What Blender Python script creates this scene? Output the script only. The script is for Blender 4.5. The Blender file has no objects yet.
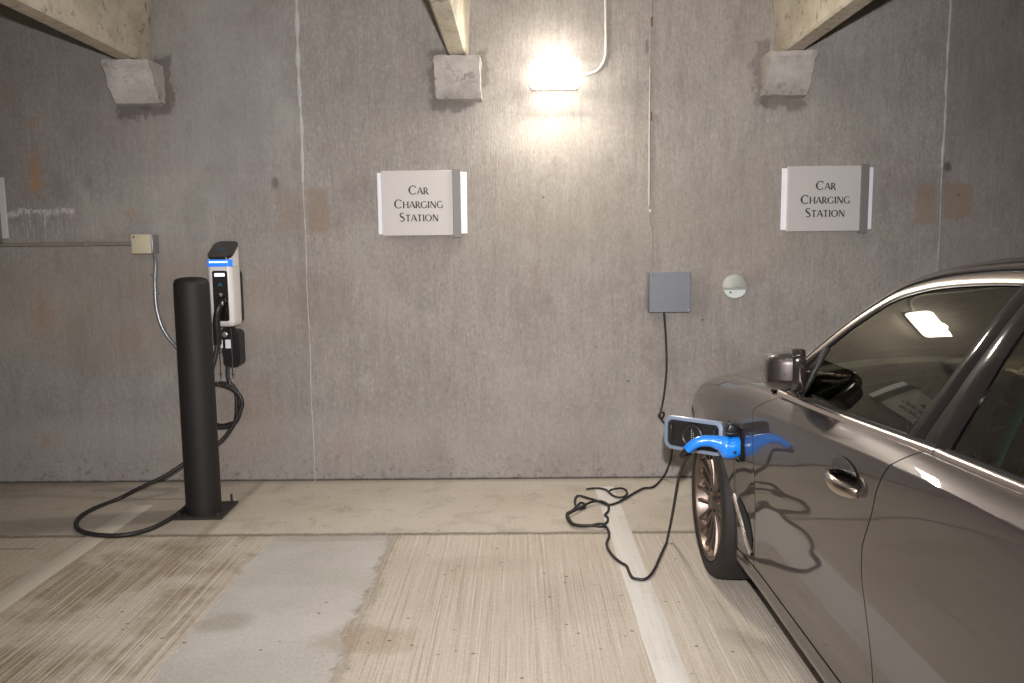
import bpy, bmesh, math, random
import numpy as np
from mathutils import Vector, Matrix
random.seed(7)
PI = math.pi
scene = bpy.context.scene
COL = scene.collection

# ------------------------------------------------------------------ camera frame
FOC = 800.0
CH = 1.5                       # eye height
_d = np.array([(519-512)/FOC, -(249-341.5)/FOC, -1.0]); _d /= np.linalg.norm(_d)
_r = 0.0095
_x = np.array([math.cos(_r), math.sin(_r), 0.0]); _x[2] = -(_x[0]*_d[0]+_x[1]*_d[1])/_d[2]; _x /= np.linalg.norm(_x)
_z = np.cross(_x, _d)
CR = np.stack([_x, _d, _z], 1)         # camera-from-world rotation
def _ray(px, py): return CR.T @ np.array([(px-512)/FOC, -(py-341.5)/FOC, -1.0])
def on_floor(px, py, z=0.0):
    d = _ray(px, py); p = np.array([0, 0, CH]) + d*((z-CH)/d[2]); return Vector(p)
def on_depth(px, py, y):
    d = _ray(px, py); p = np.array([0, 0, CH]) + d*(y/d[1]); return Vector(p)
cam = bpy.data.cameras.new('camera'); camo = bpy.data.objects.new('camera', cam); COL.objects.link(camo)
cam.sensor_fit = 'HORIZONTAL'; cam.sensor_width = 36.0; cam.lens = FOC*36.0/1024.0
M = Matrix([list(r) for r in CR.T]).to_4x4(); M.translation = Vector((0, 0, CH))
camo.matrix_world = M
cam.clip_start = 0.05
scene.camera = camo

WY = 5.114                     # the wall's face

# ------------------------------------------------------------------ helpers
def origin_of(o):
    v = Vector((0, 0, 0))
    while o is not None:
        v += o.location; o = o.parent
    return v

def mk(name, verts, faces, mat, parent=None, smooth=35, flip=False, mats=None, fmat=None):
    """one mesh object from world-space vertices; parents here are never rotated"""
    off = origin_of(parent)
    me = bpy.data.meshes.new(name)
    if flip: faces = [tuple(reversed(f)) for f in faces]
    me.from_pydata([Vector(v)-off for v in verts], [], [tuple(f) for f in faces])
    me.update()
    o = bpy.data.objects.new(name, me); COL.objects.link(o)
    if mat: me.materials.append(mat)
    if mats:
        for m in mats: me.materials.append(m)
    if fmat:
        for p, k in zip(me.polygons, fmat): p.material_index = k
    if smooth:
        for p in me.polygons: p.use_smooth = True
        me.set_sharp_from_angle(angle=math.radians(smooth))
    if parent: o.parent = parent
    return o

class MB:
    def __init__(s): s.v = []; s.f = []
    def add(s, vs, fs):
        k = len(s.v); s.v += [Vector(v) for v in vs]; s.f += [tuple(i+k for i in f) for f in fs]; return s
    def bm(s, bm, mat=None):
        bm.verts.ensure_lookup_table(); bm.verts.index_update()
        vs = [(mat @ v.co if mat else v.co.copy()) for v in bm.verts]
        s.add(vs, [tuple(v.index for v in f.verts) for f in bm.faces]); bm.free(); return s
    def box(s, c, size, bev=0.0, seg=2, mat=None):
        bm = bmesh.new(); bmesh.ops.create_cube(bm, size=1)
        for v in bm.verts: v.co = Vector((v.co.x*size[0], v.co.y*size[1], v.co.z*size[2]))
        if bev > 0: bmesh.ops.bevel(bm, geom=bm.edges[:], offset=bev, segments=seg, affect='EDGES', profile=0.5)
        T = Matrix.Translation(Vector(c))
        if mat: T = T @ mat.to_4x4()
        return s.bm(bm, T)
    def cyl(s, a, b, r, r2=None, n=24, cap=True):
        a = Vector(a); b = Vector(b); r2 = r if r2 is None else r2
        q = (b-a).to_track_quat('Z', 'Y')
        vs = []; fs = []
        for k, (p, rr) in enumerate(((a, r), (b, r2))):
            for i in range(n):
                t = 2*PI*i/n; vs.append(p + q @ Vector((rr*math.cos(t), rr*math.sin(t), 0)))
        for i in range(n):
            j = (i+1) % n; fs.append((i, j, n+j, n+i))
        if cap: fs.append(tuple(reversed(range(n)))); fs.append(tuple(range(n, 2*n)))
        return s.add(vs, fs)
    def lathe(s, prof, c, axis=(0, 0, 1), n=40, cap=True):
        """prof: (radius, height) list"""
        q = Vector(axis).to_track_quat('Z', 'Y'); c = Vector(c); vs = []; fs = []
        for r, h in prof:
            for i in range(n):
                t = 2*PI*i/n; vs.append(c + q @ Vector((r*math.cos(t), r*math.sin(t), h)))
        m = len(prof)
        for k in range(m-1):
            for i in range(n):
                j = (i+1) % n; fs.append((k*n+i, k*n+j, (k+1)*n+j, (k+1)*n+i))
        if cap: fs.append(tuple(reversed(range(n)))); fs.append(tuple(range((m-1)*n, m*n)))
        return s.add(vs, fs)
    def tube(s, pts, r, n=10, closed=False, rf=None):
        pts = [Vector(p) for p in pts]; m = len(pts); vs = []; fs = []
        up = None
        for i, p in enumerate(pts):
            a = pts[i-1] if (i > 0 or closed) else p
            b = pts[(i+1) % m] if (i < m-1 or closed) else p
            t = (b-a).normalized()
            if up is None:
                up = Vector((0, 0, 1)) if abs(t.z) < .9 else Vector((1, 0, 0))
            up = (up - t*up.dot(t))
            if up.length < 1e-6: up = t.orthogonal()
            up.normalize(); sd = t.cross(up)
            rr = rf(i/(m-1)) if rf else r
            for k in range(n):
                w = 2*PI*k/n; vs.append(p + up*(rr*math.cos(w)) + sd*(rr*math.sin(w)))
        for i in range(m if closed else m-1):
            for k in range(n):
                l = (k+1) % n; j = (i+1) % m
                fs.append((i*n+k, i*n+l, j*n+l, j*n+k))
        if not closed: fs.append(tuple(reversed(range(n)))); fs.append(tuple(range((m-1)*n, m*n)))
        return s.add(vs, fs)
    def prism(s, poly, axis, a, b):
        """poly = 2D outline extruded along axis 'x','y' or 'z' from a to b"""
        n = len(poly); vs = []
        for h in (a, b):
            for u, v in poly:
                vs.append({'x': (h, u, v), 'y': (u, h, v), 'z': (u, v, h)}[axis])
        fs = [(i, (i+1) % n, n+(i+1) % n, n+i) for i in range(n)] + [tuple(reversed(range(n))), tuple(range(n, 2*n))]
        return s.add(vs, fs)
    def grid(s, rows, closed=False):
        h = len(rows); w = len(rows[0]); vs = [v for r in rows for v in r]; fs = []
        for i in range(h-1):
            for j in range(w if closed else w-1):
                k = (j+1) % w
                fs.append((i*w+j, i*w+k, (i+1)*w+k, (i+1)*w+j))
        return s.add(vs, fs)
    def build(s, name, mat, parent=None, smooth=35, fixn=True):
        o = mk(name, s.v, s.f, mat, parent, smooth)
        if fixn:
            bm = bmesh.new(); bm.from_mesh(o.data); bmesh.ops.recalc_face_normals(bm, faces=bm.faces)
            bm.to_mesh(o.data); bm.free()
            if smooth:
                for p in o.data.polygons: p.use_smooth = True
                o.data.set_sharp_from_angle(angle=math.radians(smooth))
        return o

def rrect(w, h, r, n=6, cx=0, cy=0):
    out = []
    for sx, sy, a0 in ((1, 1, 0), (-1, 1, PI/2), (-1, -1, PI), (1, -1, 1.5*PI)):
        for k in range(n+1):
            a = a0 + PI/2*k/n
            out.append((cx+sx*(w/2-r)+r*math.cos(a), cy+sy*(h/2-r)+r*math.sin(a)))
    return out

def smooth_path(pts, per=6):
    """Catmull-Rom through points"""
    P = [Vector(p) for p in pts]; out = []
    for i in range(len(P)-1):
        p0 = P[max(i-1, 0)]; p1 = P[i]; p2 = P[i+1]; p3 = P[min(i+2, len(P)-1)]
        for k in range(per):
            t = k/per
            out.append(0.5*((2*p1)+(p2-p0)*t+(2*p0-5*p1+4*p2-p3)*t*t+(3*p1-p0-3*p2+p3)*t**3))
    out.append(P[-1]); return out

def tag(o, label=None, cat=None, group=None, kind=None):
    if label: o['label'] = label
    if cat: o['category'] = cat
    if group: o['group'] = group
    if kind: o['kind'] = kind
    return o

def thing(name, label, cat, loc, group=None):
    o = bpy.data.objects.new(name, None); COL.objects.link(o); o.location = loc
    o.empty_display_size = .1
    return tag(o, label, cat, group)

# ------------------------------------------------------------------ node helper
class NT:
    def __init__(s, name):
        s.m = bpy.data.materials.new(name); s.m.use_nodes = True
        s.t = s.m.node_tree; s.n = s.t.nodes; s.l = s.t.links
        s.b = s.n['Principled BSDF']; s.out = s.n['Material Output']
    def new(s, k, **kw):
        n = s.n.new(k)
        for a, v in kw.items(): setattr(n, a, v)
        return n
    def put(s, n, i, v):
        if v is None: return
        if hasattr(v, 'links') or hasattr(v, 'is_output'): s.l.new(v, n.inputs[i])
        else: n.inputs[i].default_value = v
    def math(s, op, a, b=None, c=None, clamp=False):
        n = s.new('ShaderNodeMath', operation=op, use_clamp=clamp)
        s.put(n, 0, a); s.put(n, 1, b); s.put(n, 2, c); return n.outputs[0]
    def obj(s):
        if not hasattr(s, '_tc'): s._tc = s.new('ShaderNodeTexCoord').outputs['Object']
        return s._tc
    def xyz(s):
        if not hasattr(s, '_xyz'):
            n = s.new('ShaderNodeSeparateXYZ'); s.l.new(s.obj(), n.inputs[0]); s._xyz = n.outputs
        return s._xyz
    def map(s, sc, loc=(0, 0, 0)):
        n = s.new('ShaderNodeMapping'); s.l.new(s.obj(), n.inputs[0])
        n.inputs['Scale'].default_value = sc; n.inputs['Location'].default_value = loc; return n.outputs[0]
    def noise(s, sc, scale=(1, 1, 1), det=4, rough=.5, loc=(0, 0, 0), dist=0):
        n = s.new('ShaderNodeTexNoise'); s.l.new(s.map(scale, loc), n.inputs['Vector'])
        n.inputs['Scale'].default_value = sc; n.inputs['Detail'].default_value = det
        n.inputs['Roughness'].default_value = rough; n.inputs['Distortion'].default_value = dist
        return n.outputs['Fac']
    def ramp(s, v, a, b, lo=0.0, hi=1.0, smooth=True):
        n = s.new('ShaderNodeMapRange', interpolation_type='SMOOTHSTEP' if smooth else 'LINEAR')
        s.put(n, 0, v); n.inputs[1].default_value = a; n.inputs[2].default_value = b
        n.inputs[3].default_value = lo; n.inputs[4].default_value = hi; return n.outputs[0]
    def mix(s, f, a, b, mode='MIX'):
        n = s.new('ShaderNodeMix', data_type='RGBA', blend_type=mode)
        s.put(n, 0, f)
        for i, v in ((6, a), (7, b)):
            if isinstance(v, tuple): n.inputs[i].default_value = (*v, 1)[:4]
            else: s.l.new(v, n.inputs[i])
        return n.outputs[2]
    def blob(s, cx, cy, rx, ry, ax=('X', 'Z'), soft=.5, wob=None, wa=.5):
        """soft mask around a centre in the two given axes (object space)"""
        p = s.xyz(); u = s.math('DIVIDE', s.math('SUBTRACT', p[ax[0]], cx), rx); v = s.math('DIVIDE', s.math('SUBTRACT', p[ax[1]], cy), ry)
        d = s.math('SQRT', s.math('ADD', s.math('MULTIPLY', u, u), s.math('MULTIPLY', v, v)))
        if wob is not None: d = s.math('ADD', d, s.math('MULTIPLY', s.math('SUBTRACT', wob, .5), wa*2))
        return s.ramp(d, 1.0-soft, 1.0+soft*.3, 1, 0)
    def rect(s, x0, x1, y0, y1, ax=('X', 'Z'), soft=.02, wob=None, wa=.05):
        p = s.xyz(); u = p[ax[0]]; v = p[ax[1]]
        if wob is not None:
            k = s.math('MULTIPLY', s.math('SUBTRACT', wob, .5), wa*2)
            u = s.math('ADD', u, k); v = s.math('ADD', v, k)
        m = s.ramp(u, x0-soft, x0+soft)
        m = s.math('MULTIPLY', m, s.ramp(u, x1-soft, x1+soft, 1, 0))
        m = s.math('MULTIPLY', m, s.ramp(v, y0-soft, y0+soft))
        return s.math('MULTIPLY', m, s.ramp(v, y1-soft, y1+soft, 1, 0))
    def bump(s, h, strength=.3, dist=.01):
        n = s.new('ShaderNodeBump'); s.l.new(h, n.inputs['Height'])
        n.inputs['Strength'].default_value = strength; n.inputs['Distance'].default_value = dist
        s.l.new(n.outputs[0], s.b.inputs['Normal'])
    def col(s, v):
        if isinstance(v, tuple): s.b.inputs['Base Color'].default_value = (*v, 1)[:4]
        else: s.l.new(v, s.b.inputs['Base Color'])
    def set(s, **kw):
        for k, v in kw.items(): s.put(s.b, k.replace('_', ' '), v)
        return s

def simple(name, col, rough=.5, metal=0.0, coat=0.0, var=.08, sc=30, bump=0.0):
    t = NT(name); n = t.noise(sc)
    c = t.mix(n, tuple(x*(1-var) for x in col), tuple(min(1, x*(1+var)) for x in col))
    t.col(c); t.set(Roughness=rough, Metallic=metal)
    if coat: t.b.inputs['Coat Weight'].default_value = coat; t.b.inputs['Coat Roughness'].default_value = .03
    if bump: t.bump(t.noise(sc*6), bump, .002)
    return t.m

def srgb(r, g, b):
    f = lambda c: ((c/255+.055)/1.055)**2.4 if c/255 > .04045 else c/255/12.92
    return (f(r), f(g), f(b))

# ------------------------------------------------------------------ materials
def wall_material():
    t = NT('wall_concrete'); p = t.xyz()
    big = t.noise(.9, det=4, rough=.55); med = t.noise(5, det=5, rough=.6)
    streak = t.noise(1, scale=(22, 1, 2.2), det=6, rough=.7)
    fstreak = t.noise(1, scale=(110, 1, 9), det=4, rough=.7)
    fine = t.noise(85, det=4, rough=.75)
    grain = t.noise(1, scale=(60, 60, 34), det=5, rough=.75, loc=(3, 1, 9))
    hue = t.noise(3.2, scale=(1.4, 1, 1), det=4, rough=.6, loc=(7, 7, 1))
    wob = t.noise(9, det=5, rough=.65)
    c = t.mix(t.ramp(big, .3, .7), (.285, .262, .242), (.350, .322, .292))
    c = t.mix(t.math('MULTIPLY', t.ramp(hue, .5, .68), .45), c, (.315, .268, .250))
    c = t.mix(t.math('MULTIPLY', t.ramp(hue, .47, .32), .40), c, (.290, .285, .255))
    c = t.mix(t.math('MULTIPLY', t.ramp(streak, .42, .72), .30), c, (.42, .395, .37))
    c = t.mix(t.math('MULTIPLY', t.ramp(streak, .52, .25), .30), c, (.20, .18, .165))
    c = t.mix(t.math('MULTIPLY', t.ramp(fstreak, .53, .75), .42), c, (.50, .47, .44))
    c = t.mix(t.math('MULTIPLY', t.ramp(fstreak, .47, .25), .50), c, (.15, .135, .125))
    c = t.mix(t.math('MULTIPLY', t.ramp(grain, .50, .70), .42), c, (.50, .47, .445))
    c = t.mix(t.math('MULTIPLY', t.ramp(grain, .50, .30), .42), c, (.16, .145, .14))
    c = t.mix(t.math('MULTIPLY', t.ramp(med, .45, .72), .22), c, (.24, .218, .20))
    # the panels cast darker beyond the two joints
    c = t.mix(t.math('MULTIPLY', t.ramp(p['X'], -1.37, -1.35, 1, 0), .20), c, (.17, .165, .165))
    c = t.mix(t.math('MULTIPLY', t.ramp(p['X'], 2.64, 2.66), .30), c, (.17, .15, .145))
    # warm tone low and greyish band above
    lo2 = t.noise(1.7, scale=(1.3, 1, 1), det=5, rough=.65, loc=(11, 2, 5))
    c = t.mix(t.math('MULTIPLY', t.ramp(lo2, .50, .66), .38), c, (.19, .165, .15))
    c = t.mix(t.math('MULTIPLY', t.ramp(lo2, .46, .33), .30), c, (.43, .405, .37))
    c = t.mix(t.math('MULTIPLY', t.rect(-9, -1.6, 1.99, 4, soft=.02, wob=wob, wa=.02), .20), c, (.17, .145, .14))
    c = t.mix(t.math('MULTIPLY', t.blob(-2.15, 1.75, .35, .55, wob=big, wa=.6, soft=.8), .25), c, (.46, .44, .41))
    c = t.mix(t.math('MULTIPLY', t.blob(-1.75, 2.5, .5, .8, wob=med, wa=.8, soft=.8), .22), c, (.42, .43, .44))
    c = t.mix(t.math('MULTIPLY', t.blob(-2.6, 1.15, 1.6, .42, wob=big, wa=.6), .32), c, (.26, .205, .155))
    c = t.mix(t.math('MULTIPLY', t.ramp(t.math('ADD', p['Z'], t.math('MULTIPLY', big, .25)), .45, .62, 1, 0), .28), c, (.40, .375, .355))
    c = t.mix(t.math('MULTIPLY', t.rect(-.3, 2.0, 1.4, 1.9, soft=.3, wob=wob, wa=.15), .22), c, (.36, .31, .24))
    # brown repair patches on both joints
    for x0, x1, z0, z1, k in ((-1.53, -1.38, 1.63, 1.9, .25), (-1.345, -1.2, 1.62, 1.89, .5), (2.49, 2.63, 1.63, 1.87, .5), (2.67, 2.84, 1.66, 1.88, .6)):
        c = t.mix(t.math('MULTIPLY', t.rect(x0, x1, z0, z1, soft=.02, wob=wob, wa=.04), k), c, (.26, .185, .12))
    # dark sealant and painted-in shadow round the three corbels
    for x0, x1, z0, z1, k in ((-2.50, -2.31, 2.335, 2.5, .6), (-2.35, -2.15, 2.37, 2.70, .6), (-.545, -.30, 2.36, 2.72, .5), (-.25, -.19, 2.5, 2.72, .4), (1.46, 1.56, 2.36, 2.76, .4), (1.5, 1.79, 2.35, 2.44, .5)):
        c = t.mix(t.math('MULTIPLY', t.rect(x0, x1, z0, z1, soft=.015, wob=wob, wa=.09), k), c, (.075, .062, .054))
    # rust
    for cx, cz, rx, rz, k in ((-3.05, 2.03, .05, .14, .8), (-3.06, 1.93, .06, .045, .8), (-3.04, 2.32, .05, .06, .35), (-3.22, 2.48, .12, .08, .3),
                              (-3.08, 1.10, .07, .16, .5), (-2.46, 1.75, .05, .03, .5), (-2.07, 1.1, .05, .1, .25), (-2.18, .42, .06, .07, .5), (-3.12, .28, .035, .04, .6),
                              (-2.55, .95, .1, .06, .25), (.1, 1.33, .05, .12, .22), (-2.1, .15, .3, .18, .15), (-1.8, .45, .3, .35, .2), (-1.15, .2, .12, .12, .2)):
        c = t.mix(t.math('MULTIPLY', t.blob(cx, cz, rx, rz, wob=grain, wa=1.3, soft=.8), k*.62), c, (.36, .18, .065))
    # white lime run by the far left sign, and thin drips
    dr = t.noise(1, scale=(60, 1, 3), det=4, rough=.6, loc=(3, 0, 0))
    c = t.mix(t.math('MULTIPLY', t.math('MULTIPLY', t.rect(-3.24, -2.82, 1.752, 1.782, soft=.010, wob=med, wa=.06), t.ramp(grain, .40, .52)), .75), c, (.55, .53, .51))
    c = t.mix(t.math('MULTIPLY', t.math('MULTIPLY', t.rect(-3.2, -2.86, 1.58, 1.77, soft=.07, wob=wob, wa=.08), t.math('MULTIPLY', t.ramp(dr, .52, .66), t.ramp(grain, .36, .56))), .8), c, (.52, .5, .48))
    c = t.mix(t.math('MULTIPLY', t.math('MULTIPLY', t.rect(-3.0, -2.4, .75, 1.5, soft=.15), t.ramp(dr, .6, .72)), .4), c, (.5, .48, .45))
    # dark smudges and holes
    for cx, cz, rx, rz, k in ((-1.535, 1.93, .028, .04, .5), (-2.05, 1.72, .09, .24, .14), (-2.72, 1.95, .05, .05, .18), (2.68, 1.98, .03, .035, .7), (-2.9, 1.92, .09, .1, .2), (.8, 2.73, .012, .05, .5)):
        c = t.mix(t.math('MULTIPLY', t.blob(cx, cz, rx, rz, wob=wob, wa=.6), k), c, (.06, .05, .045))
    # white scratches: thin contours of a low noise
    sw = t.noise(1.6, scale=(1.6, 1, 1), det=2, dist=1.2, loc=(5, 0, 2)); w1 = t.math('ABSOLUTE', t.math('SUBTRACT', sw, .5))
    c = t.mix(t.math('MULTIPLY', t.math('MULTIPLY', t.ramp(w1, .0, .006, 1, 0), t.ramp(med, .56, .64)), .18), c, (.5, .48, .46))
    # dirty splash line at the foot
    sp = t.noise(30, det=4, rough=.75)
    low = t.ramp(p['Z'], .0, .30, 1, 0)
    c = t.mix(t.math('MULTIPLY', t.math('MULTIPLY', t.ramp(sp, .54, .64), low), .45), c, (.07, .06, .055))
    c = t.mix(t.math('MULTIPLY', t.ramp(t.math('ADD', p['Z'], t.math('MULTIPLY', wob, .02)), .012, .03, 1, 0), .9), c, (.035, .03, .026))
    # a few bug holes
    v = t.new('ShaderNodeTexVoronoi'); t.l.new(t.map((1, 1, 1)), v.inputs['Vector']); v.inputs['Scale'].default_value = 3.2
    hole = t.ramp(v.outputs['Distance'], .015, .035, 1, 0)
    c = t.mix(t.math('MULTIPLY', hole, .7), c, (.05, .045, .04))
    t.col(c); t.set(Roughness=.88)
    h = t.math('ADD', t.math('MULTIPLY', fstreak, .8), t.math('ADD', t.math('MULTIPLY', streak, .4), t.math('MULTIPLY', grain, .7)))
    t.bump(h, .5, .005); return t.m

def floor_material():
    t = NT('floor_concrete'); p = t.xyz()
    YX = ('X', 'Y')
    big = t.noise(.9, det=4); med = t.noise(5, det=5, rough=.65, loc=(4, 2, 0)); fine = t.noise(90, det=3, rough=.7)
    wob = t.noise(12, det=5, rough=.65, loc=(1, 7, 0)); mid = t.noise(2.1, det=5, rough=.6, loc=(9, 0, 0))
    # broomed ridges run towards the wall
    grain = t.noise(1, scale=(70, 50, 50), det=5, rough=.75, loc=(3, 1, 9))
    br = t.noise(1, scale=(78, .8, 1), det=3, rough=.8); br2 = t.noise(1, scale=(150, 1.0, 1), det=3, rough=.7, loc=(2, 0, 0))
    rough_c = t.mix(t.ramp(big, .3, .7), (.47, .41, .335), (.57, .51, .435))
    rough_c = t.mix(t.math('MULTIPLY', t.ramp(med, .5, .7), .3), rough_c, (.52, .44, .385))
    rough_c = t.mix(t.math('MULTIPLY', t.ramp(br, .54, .64), .38), rough_c, (.74, .69, .61))
    rough_c = t.mix(t.math('MULTIPLY', t.ramp(br, .46, .36), .50), rough_c, (.30, .25, .20))
    rough_c = t.mix(t.math('MULTIPLY', t.ramp(br2, .54, .70), .40), rough_c, (.76, .71, .64))
    rough_c = t.mix(t.math('MULTIPLY', t.ramp(br2, .46, .34), .40), rough_c, (.30, .25, .20))
    rough_c = t.mix(t.math('MULTIPLY', t.ramp(mid, .5, .75), .25), rough_c, (.40, .34, .27))
    # brown tyre-worn bay on the left
    brown = t.math('MULTIPLY', t.math('MULTIPLY', t.rect(-2.25, -1.42, 2.2, 4.02, YX, soft=.2, wob=med, wa=.5), t.ramp(mid, .36, .55)), .95)
    rough_c = t.mix(t.math('MULTIPLY', brown, t.ramp(br, .60, .44)), rough_c, (.235, .175, .11))
    rough_c = t.mix(t.math('MULTIPLY', brown, .35), rough_c, (.33, .265, .18))
    rough_c = t.mix(t.math('MULTIPLY', t.rect(-6, -2.2, 1.0, 4.1, YX, soft=.1, wob=med, wa=.1), .35), rough_c, (.33, .27, .20))
    # smoother strip along the wall
    st = t.mix(t.ramp(big, .3, .7), (.46, .41, .34), (.55, .50, .43))
    st = t.mix(t.math('MULTIPLY', t.ramp(med, .48, .68), .45), st, (.30, .26, .21))
    st = t.mix(t.math('MULTIPLY', t.ramp(p['X'], -1.66, -1.72), .38), st, (.30, .255, .205))
    st = t.mix(t.math('MULTIPLY', t.rect(-6, -2.0, 4.12, 4.45, YX, soft=.08, wob=med, wa=.12), .25), st, (.22, .20, .19))  # the bollard's shadow, painted on the floor to its left
    instrip = t.ramp(t.math('ADD', p['Y'], t.math('MULTIPLY', wob, .03)), 4.105, 4.125)
    c = t.mix(instrip, rough_c, st)
    # trowelled grey patch
    pw = t.math('ADD', p['X'], t.math('ADD', t.math('MULTIPLY', t.math('SUBTRACT', mid, .5), .12), t.math('MULTIPLY', t.math('SUBTRACT', wob, .5), .14)))
    pm = t.math('MULTIPLY', t.ramp(pw, -1.335, -1.305), t.ramp(pw, -.70, -.67, 1, 0))
    pm = t.math('MULTIPLY', pm, t.math('SUBTRACT', 1.0, instrip))
    gp = t.mix(t.ramp(mid, .35, .7), (.43, .41, .38), (.50, .48, .455))
    gp = t.mix(t.math('MULTIPLY', t.blob(-1.22, 3.1, .14, .1, YX, wob=med, wa=.5), .45), gp, (.22, .19, .14))
    c = t.mix(pm, c, gp)
    # dark edge right of the patch
    c = t.mix(t.math('MULTIPLY', t.math('MULTIPLY', t.ramp(t.math('ABSOLUTE', t.math('ADD', pw, .66)), .0, .05, 1, 0), t.math('SUBTRACT', 1.0, instrip)), .4), c, (.17, .14, .10))
    c = t.mix(t.math('MULTIPLY', t.blob(-.6, 2.95, .22, .14, YX, wob=med, wa=.8), .4), c, (.27, .19, .12))
    # joint between strip and bays
    jw = t.math('ABSOLUTE', t.math('SUBTRACT', t.math('ADD', p['Y'], t.math('MULTIPLY', t.math('SUBTRACT', wob, .5), .05)), 4.105))
    c = t.mix(t.math('MULTIPLY', t.math('MULTIPLY', t.ramp(jw, .006, .034, 1, 0), t.ramp(fine, .30, .5)), .75), c, (.13, .10, .07))
    jx = t.math('ABSOLUTE', t.math('SUBTRACT', t.math('ADD', p['X'], t.math('MULTIPLY', t.math('SUBTRACT', wob, .5), .03)), -1.70))
    c = t.mix(t.math('MULTIPLY', t.math('MULTIPLY', t.ramp(jx, .0, .05, 1, 0), t.ramp(p['Y'], 3.95, 4.05)), .4), c, (.16, .13, .10))
    jl = t.math('ABSOLUTE', t.math('SUBTRACT', p['Y'], 3.93))
    c = t.mix(t.math('MULTIPLY', t.math('MULTIPLY', t.ramp(jl, .002, .012, 1, 0), t.ramp(p['X'], -2.5, -2.48, 1, 0)), .7), c, (.12, .09, .06))
    # soft stains
    for cx, cy, rx, ry, k in ((-2.9, 3.4, .4, .5, .25), (.2, 3.3, .25, .3, .16), (-.2, 3.7, .3, .12, .18), (.9, 4.4, .25, .2, .18), (-1.0, 4.05, .4, .06, .3), (-1.75, 4.0, .25, .12, .35), (-1.95, 4.45, .4, .3, .25)):
        c = t.mix(t.math('MULTIPLY', t.blob(cx, cy, rx, ry, YX, wob=med, wa=.7), k), c, (.24, .19, .13))
    # small chips and spots
    v = t.new('ShaderNodeTexVoronoi'); t.l.new(t.map((1.0, 1.6, 1), (0, 0, 0)), v.inputs['Vector']); v.inputs['Scale'].default_value = 9.5
    spot = t.math('MULTIPLY', t.ramp(t.math('ADD', v.outputs['Distance'], t.math('MULTIPLY', fine, .06)), .085, .125, 1, 0), t.ramp(t.noise(2.3, det=2, loc=(8, 8, 0)), .40, .48))
    c = t.mix(t.math('MULTIPLY', spot, .9), c, (.10, .07, .05))
    c = t.mix(t.math('MULTIPLY', t.ramp(grain, .50, .72), .28), c, (.78, .74, .68))
    c = t.mix(t.math('MULTIPLY', t.ramp(grain, .50, .28), .32), c, (.27, .23, .185))
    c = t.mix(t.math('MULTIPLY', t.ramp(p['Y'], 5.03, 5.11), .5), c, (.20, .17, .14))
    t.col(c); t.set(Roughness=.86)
    hb = t.math('MULTIPLY', br, t.math('MULTIPLY', t.math('SUBTRACT', 1.0, instrip), t.math('SUBTRACT', 1.0, pm)))
    h = t.math('ADD', hb, t.math('ADD', t.math('MULTIPLY', fine, .18), t.math('MULTIPLY', med, .25)))
    t.bump(h, .6, .012); return t.m

def conc(name, a, b, stain=.5):
    t = NT(name); n = t.noise(6, det=6, rough=.65); f = t.noise(60, det=3); w = t.noise(14, det=5, rough=.7, loc=(3, 3, 3))
    c = t.mix(t.ramp(n, .35, .65), a, b)
    c = t.mix(t.math('MULTIPLY', t.ramp(w, .56, .68), stain), c, (.10, .075, .055))
    c = t.mix(t.math('MULTIPLY', t.ramp(f, .5, .8), .3), c, tuple(min(1, x*1.5) for x in b))
    t.col(c); t.set(Roughness=.85); t.bump(t.math('ADD', n, t.math('MULTIPLY', f, .4)), .5, .01); return t.m

def paint_line(name, a, k):
    t = NT(name); n = t.noise(1, scale=(60, 2, 1), det=5, rough=.7); w = t.noise(8, det=5, rough=.7); f = t.noise(70, det=3)
    m = t.math('MULTIPLY', t.math('ADD', t.ramp(n, .42, .7), t.ramp(w, .52, .75)), k, clamp=True)
    c = t.mix(m, a, (.52, .46, .38)); c = t.mix(t.math('MULTIPLY', t.ramp(f, .5, .8), .25), c, (.4, .35, .3))
    t.col(c); t.set(Roughness=.75); t.bump(n, .4, .006); return t.m

def car_paint():
    t = NT('car_paint'); f = t.noise(900, det=1)
    t.col(t.mix(t.ramp(f, .3, .7), (.046, .039, .039), (.070, .059, .058)))
    t.set(Metallic=.78, Roughness=.43)
    t.b.inputs['Coat Weight'].default_value = 1.0; t.b.inputs['Coat Roughness'].default_value = .02
    return t.m

def glass(name, tint, ior=1.5, ro=.0):
    t = NT(name); t.n.remove(t.b)
    tr = t.new('ShaderNodeBsdfTransparent'); tr.inputs[0].default_value = (*tint, 1)
    gl = t.new('ShaderNodeBsdfGlossy'); gl.inputs['Roughness'].default_value = ro; gl.inputs[0].default_value = (1, .97, .86, 1)
    fr = t.new('ShaderNodeFresnel'); fr.inputs[0].default_value = ior
    g = t.new('ShaderNodeNewGeometry')      # same reflectance on both faces of the pane
    mx = t.new('ShaderNodeMixShader'); t.l.new(fr.outputs[0], mx.inputs[0]); t.l.new(tr.outputs[0], mx.inputs[1]); t.l.new(gl.outputs[0], mx.inputs[2])
    t.l.new(mx.outputs[0], t.out.inputs[0]); return t.m

def emit(name, col, st, base=(.8, .8, .8)):
    t = NT(name); t.col(base); t.b.inputs['Emission Color'].default_value = (*col, 1); t.b.inputs['Emission Strength'].default_value = st; return t.m

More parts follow.
